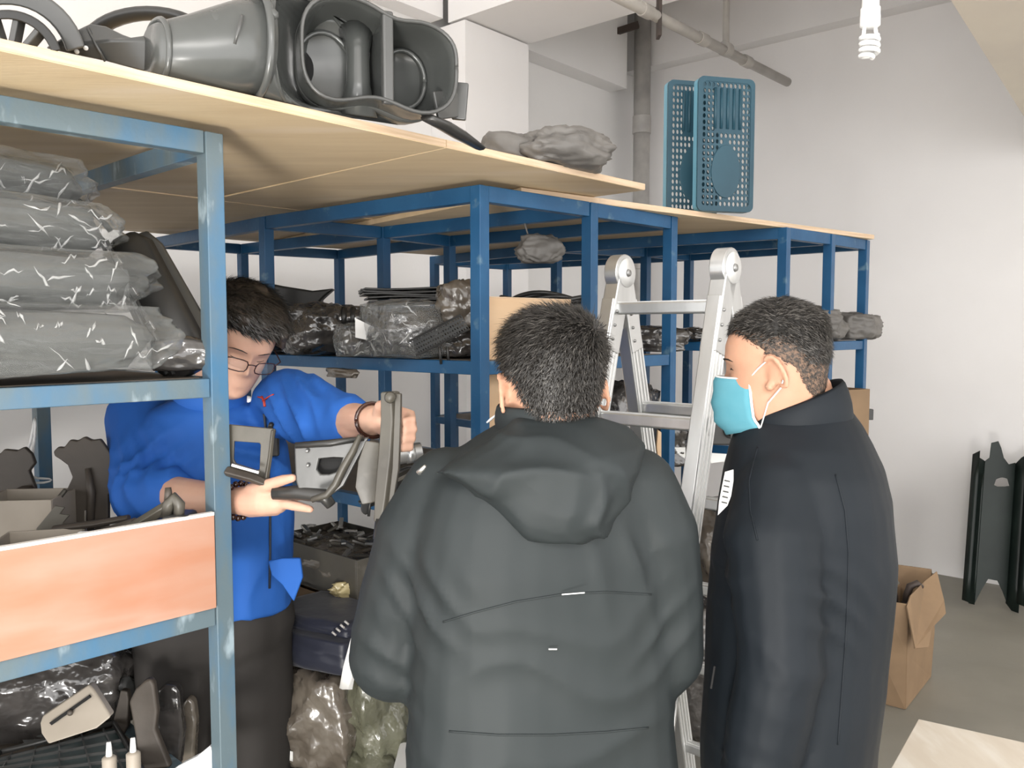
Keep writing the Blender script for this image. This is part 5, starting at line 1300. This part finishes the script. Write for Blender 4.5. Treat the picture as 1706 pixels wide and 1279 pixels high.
mk('carton', M().box((0,0,.10),.26,.12,.20,Matrix.Translation(at(610,2.34,.72)) @ Matrix.Rotation(-.72,4,'Z')), 'cardboard_pale', t, bevel=.003)
mk('yellow_tape', M().merge(lump(at(612,2.30,.90), (.20,.05,.05), 93, .2, 4, .5, 3, hi=.8)), 'yellow_film', t, smooth=True)
# navy padded cushion
c = at(545,2.16,.79); m = lump(c, (.29,.24,.085), 95, .10, 4, -.5, 1.5, pil=.35)
t = thing('folded_pad', c, 'folded navy padded jacket on top of the plastic bags', 'folded garment')
mk('pad', m, 'navy_pad', t, smooth=True)
mk('upper_fold', lump(c+V((.0,.02,.070)), (.27,.20,.05), 96, .12, 4, -.5, 1.5, pil=.35), 'navy_pad', t, smooth=True)
for k in range(4): mk('clip_tooth', M().tube([P(553+7*k,1052-6*k,2.03),P(560+7*k,1058-6*k,2.03)], .003, 6), 'galvanised', t, smooth=True)
BG = [((480,2.20,.55),(.24,.20,.25),'brown_film','brown plastic bag bulging under the left end of the navy pad'),
      ((545,2.12,.54),(.24,.20,.24),'clear_film_dense','crumpled see-through bag under the middle of the navy pad'),
      ((610,2.12,.52),(.22,.18,.30),'green_film','greenish shiny bag under the right end of the navy pad'),
      ((520,2.20,.215),(.34,.30,.34),'brown_film','large brown plastic bag low between the two rack posts'),
      ((600,2.08,.20),(.34,.28,.36),'green_film','large olive plastic bag low beside the hooded man'),
      ((440,2.42,.215),(.30,.30,.40),'brown_film','dull brown bag low behind the near rack post'),
      ((560,2.50,.215),(.60,.34,.45),'brown_metal','dark heap of wrapped stock at the back of the low shelf')]
for k, (p_, s_, m_, lb) in enumerate(BG):
    q = at(*p_); one('stock_bag', lump(q, s_, 100+k, .25, 4, .3+k, 1.6, hi=.9), 'brown_film' if m_ == 'clear_film_dense' else m_, lb, 'plastic bag')
one('film_scrap', M().rings([[P(x+dx,y,2.0+.01*math.sin(y*.1+dx)) for dx in (0,7,14,22)] for x,y in ((596,1020),(588,1050),(580,1080),(572,1110),(565,1148))], cap=False, closed=False), 'paper', 'crumpled white strip hanging below the navy pad', 'paper strip', solid=.002)
one('film_scrap', M().rings([[P(x,y+dy,2.02) for dy in (0,8,16)] for x,y in ((462,1262),(472,1256),(482,1250),(488,1252))], cap=False, closed=False), 'paper', 'white scrap by the foot of the rear blue post', 'paper strip', solid=.002)
one('beige_moulding', lump(at(425,1.98,.36), (.15,.12,.16), 121, .15, 3, .4), 'tan_plastic', 'dull beige moulding low between the near post and the rear post', 'moulding')
# white folding stool glimpsed behind the hooded man
t = thing('white_stool', at(662,1.86,0), 'white plastic stool half hidden behind the hooded man\'s arm', 'stool')
for dx, dy in ((0,0),(.20,0),(.20,.20),(0,.20)):
    q = at(655,1.80,0)+V((dx,dy,0)); mk('leg', M().tube([q, q+UP*.60], [.014,.012], 10), 'white_plastic', t, smooth=True)
q = at(655,1.80,.60)+V((.10,.10,0)); mk('seat', M().box(q,.25,.25,.03), 'white_plastic', t, bevel=.01)

# ------------------------------------------------------------------ stock seen through the ladder and beyond
ST = [('stock_bag',(1090,3.02,Z2),(.22,.20,.085),'black_film','flat black bag on the upper shelf seen between the ladder rails'),
      ('stock_bag',(1030,2.80,1.153),(.22,.22,.30),'black_film','tall shiny black bag on the middle shelf behind the left ladder rail'),
      ('stock_bag',(1100,3.05,1.153),(.20,.20,.16),'black_film','lower black bag on the middle shelf between the ladder rails'),
      ('stock_bag',(1160,3.30,1.603),(.16,.16,.05),'black_film','thin shiny black package on the far rack behind the right ladder rail'),
      ('stock_bag',(1330,3.42,1.603),(.34,.30,.13),'grey_cloth','grey fuzzy bundle on the far shelf just above the masked man\'s hair'),
      ('stock_bag',(1415,3.55,1.603),(.20,.20,.11),'grey_cloth','grey fuzzy bundle between the two right-hand posts of the far rack'),
      ('stock_bag',(1210,3.05,.70),(.26,.24,.30),'brown_film','rounded dark bag low behind the masked man\'s paper'),
      ('stock_bag',(1160,2.95,.20),(.30,.26,.45),'black_film','black bag at floor level between the two dark-jacketed men')]
for k, (nm, p_, s_, m_, lb) in enumerate(ST): one(nm, lump(at(*p_), s_, 140+k, .22, 4, k*.7, 1.6, hi=.7), m_, lb, 'plastic bag')
t = thing('black_projector', P(1208,715,2.95), 'black boxy device with a round lens behind the right ladder rail', 'device')
q = P(1200,714,2.98); mk('case', M().box(q,.16,.14,.10), 'black_plastic', t, bevel=.006)
mk('lens_ring', M().tube([q+V((.02,-.07,.0)), q+V((.02,-.085,0))], .026, 20), 'grey_plastic', t, smooth=True)
mk('lens', M().tube([q+V((.02,-.085,0)), q+V((.02,-.088,0))], .018, 16), 'dark_inside', t, smooth=True)
plate_thing('white_sheet', [(1124,745),(1142,745),(1142,765),(1124,754)], 2.95, .004, 'paper', 'small white card left of the right ladder rail', 'card')
plate_thing('white_sheet', [(1182,754),(1226,757),(1226,766),(1184,772)], 2.95, .004, 'paper', 'white card under the black boxy device', 'card')
plate_thing('tan_slat', [(1096,716),(1102,720),(1102,775),(1098,775),(1094,745)], 2.70, .02, 'board_tan', 'thin tan slat standing behind the lower ladder leg', 'slat')
open_box('far_carton', at(1398,3.46,1.203), .14,.20,.20,.006,'cardboard','brown carton on the far rack behind the masked man\'s collar','carton',Matrix.Rotation(.5,4,'Z'))
one('post_clamp', M().box(P(1446,690,3.42),.035,.03,.045), 'black_plastic', 'small black clamp on the rightmost blue post', 'clamp', smooth=False, bevel=.003)
# paper in the masked man's hand
t = thing('paper_form', P(1208,822,1.42), 'white printed sheet held in front of the masked man', 'paper')
pp = [(1208,786),(1222,782),(1222,800),(1218,826),(1212,842),(1196,858),(1198,836),(1203,810)]
plate(pp, lambda x,y: 1.44-(x-1195)*.001, .001, 'paper', t, 'sheet', bev=0)
for k in range(5): mk('print_line', M().bar(P(1207-k*1.2,800+k*9,1.427), P(1216-k*1.2,802+k*9,1.418), .001, .002), 'grey_plastic', t)

# ------------------------------------------------------------------ right side of the room
# open carton with hooks
def carton():
    c = Pz(1502,1180,0)
    t = thing('tall_open_carton', c, 'tall torn brown cardboard carton on the floor behind the masked man', 'carton')
    y0 = Pz(1508,1182,0).y; q = lambda x, y, d: P(x, y, y0+d)
    def wall(pts, nm): 
        f = [q(*k) for k in pts]; m = M().add(f, [tuple(range(len(f)))]); return mk(nm, m, 'cardboard', t, solid=.006)
    g = lambda x, y: V((Pz(x,y,0).x, Pz(x,y,0).y, .004)); gd = lambda x, y: Pz(x,y,0).y-y0
    A0, A1, A2, A3 = (1446,1166), (1508,1182), (1550,1128), (1492,1116)
    B0 = q(1470,1000,.03); B1 = q(1512,1006,.0); B2 = q(1556,985,.30); B3 = q(1500,972,.36)
    def quad(pts, nm): return mk(nm, M().add(pts, [tuple(range(len(pts)))]), 'cardboard', t, solid=.006)
    quad([g(*A0), g(*A1), q(1510,1090,.0), B1, B0, q(1462,1080,.05)], 'front_wall')
    quad([g(*A1), g(*A2), q(1556,1050,.28), B2, B1, q(1510,1090,.0)], 'side_wall')
    quad([g(*A0), g(*A3), B3, B0], 'side_wall')
    quad([g(*A3), g(*A2), B2, q(1552,948,.32), q(1478,938,.38), B3], 'back_wall')
    quad([g(*A0), g(*A1), g(*A2), g(*A3)], 'bottom')
    quad([q(1510,1010,-.01), q(1516,992,.02), q(1540,968,.20), q(1560,952,.26), q(1572,1000,.16), q(1575,1022,.10), q(1552,1046,.02), q(1546,1078,-.05), q(1524,1080,-.08)], 'torn_flap')
    for k, (x, y) in enumerate(((1490,1000),(1510,1000))):
        h = q(x,y,.16); tt = thing('dark_hook', h, ['dark curved hook in the torn carton, left of the other', 'dark curved hook in the torn carton, nearer the big flap'][k], 'hook')
        s = 1 if k else -1
        mk('hook', M().tube([h-UP*.25, h+V((0,0,.02)), h+V((.015*s,0,.065)), h+V((.045*s,0,.078)), h+V((.070*s,0,.06))], [.014,.016,.017,.015,.010], 10), 'rust', tt, smooth=True)
        mk('shank_collar', M().tube([h-UP*.03, h-UP*.005], .020, 10), 'rust', tt, smooth=True)
    return t
carton()
# two long body panels leaning on the wall
def long_panel(pxl, pxr, ptop, pbot, dep, label, flip=1, hole=True):
    bl = Pz(pxl, pbot, 0); br = P(pxr, pbot, bl.y); br.z = 0; w = (br-bl).length; ux_ = (br-bl).normalized()
    H = (pbot-ptop)/F*bl.y*1.02; lean = V((.15,.20,0)); upv = (UP*H+lean).normalized(); n_ = ux_.cross(upv).normalized()
    t = thing('body_panel', bl, label, 'body panel', 'dark panels against the right wall')
    S = lambda x, y, z=0: bl+ux_*(x*w)+upv*(y*H)+n_*z
    def strip_(pts, nm):                   # pts: (x, z, ybottom, ytop)
        rows = [[S(x, yb + (yt-yb)*k/6, z) for k in range(7)] for x, z, yb, yt in pts]
        return mk(nm, M().rings(rows, cap=False, closed=False), 'green_black', t, smooth=True, solid=.005)
    strip_([(0,.03,.06,.92),(.05,.075,.05,.94),(.12,.03,.04,.90),(.24,.02,.03,.88)], 'left_flange')
    strip_([(.80,.02,.04,.86),(.86,.05,.0,.90),(.92,.085,-.01,.92),(1.0,.03,.06,.93)], 'right_flange')
    # web with a D-shaped hole, notched top and bottom
    n = 24; outer = []; inner = []
    top = [(.24,.88),(.32,.90),(.335,.99),(.46,1.0),(.52,.96),(.58,.90),(.68,.86),(.80,.87)]
    bot = [(.80,.05),(.72,.11),(.62,.17),(.45,.18),(.35,.12),(.24,.04)]
    ol = top+[(.80,.7),(.80,.5),(.80,.25)]+bot+[(.24,.25),(.24,.5),(.24,.7)]
    m_ = len(ol); hc_ = (.58,.745)
    il = []
    for (x, y) in ol:
        a = math.atan2((y-hc_[1])*2.2, x-hc_[0]); rx, ry = .15,.035
        q = (hc_[0]+rx*math.cos(a), hc_[1]+max(-.55*ry, ry*math.sin(a)))
        il.append(q)
    b_ = M(); f_ = [S(x,y,.02) for x,y in ol]; i_ = [S(x,y,.02) for x,y in il]; off = n_*.005
    fs = []
    for i in range(m_):
        j = (i+1) % m_; fs += [(i,j,m_+j,m_+i),(2*m_+j,2*m_+i,3*m_+i,3*m_+j),(j,i,2*m_+i,2*m_+j),(m_+i,m_+j,3*m_+j,3*m_+i)]
    b_.add(f_+i_+[q+off for q in f_]+[q+off for q in i_], fs)
    mk('web', b_, 'green_black', t, bevel=.002)
    mk('edge_highlight_rib', M().tube([S(.18,y/10,.045) for y in range(1,9)], .006, 8), 'green_black', t, smooth=True)
    return t, S
t, S = long_panel(1597, 1690, 732, 1015, 4.8, 'dark green-black pressed metal panel with a half-round hole, leaning by the wall')
t, S = long_panel(1688, 1790, 736, 1022, 4.75, 'second dark pressed panel at the right picture edge, with white stamped marks')
for k in range(6): mk('white_mark', M().prism([(0,0),(.014,0),(.014,.022),(.007,.012),(0,.022)], S(.06,.80+.022*k,.09), V((1,0,0)), UP, .001), 'paper', t)
# table corner
tc = Pz(1530,1197,.74); e1 = (Pz(1706,1236,.74)-tc).normalized(); e2 = (Pz(1484,1279,.74)-tc).normalized()
t = thing('work_table', V((tc.x,tc.y,0)), 'pale plywood work table corner at the lower right', 'table')
cs = [tc, tc+e1*1.2, tc+e1*1.2+e2*.7, tc+e2*.7]
mk('table_top', M().hexa([q-UP*.03 for q in cs]+list(cs)), 'table_ply', t, bevel=.002)
mk('edge_band', M().hexa([cs[0]-UP*.029-e2*.001, cs[1]-UP*.029-e2*.001, cs[1]-UP*.029, cs[0]-UP*.029, cs[0]-UP*.002-e2*.001, cs[1]-UP*.002-e2*.001, cs[1]-UP*.002, cs[0]-UP*.002]), 'ply_edge', t)
ctr = sum(cs,V())/4
for q in cs:
    q = q.lerp(ctr,.08); mk('leg', M().post(V((q.x,q.y,0)),0,.709,.05,e1), 'board_tan', t, bevel=.003)
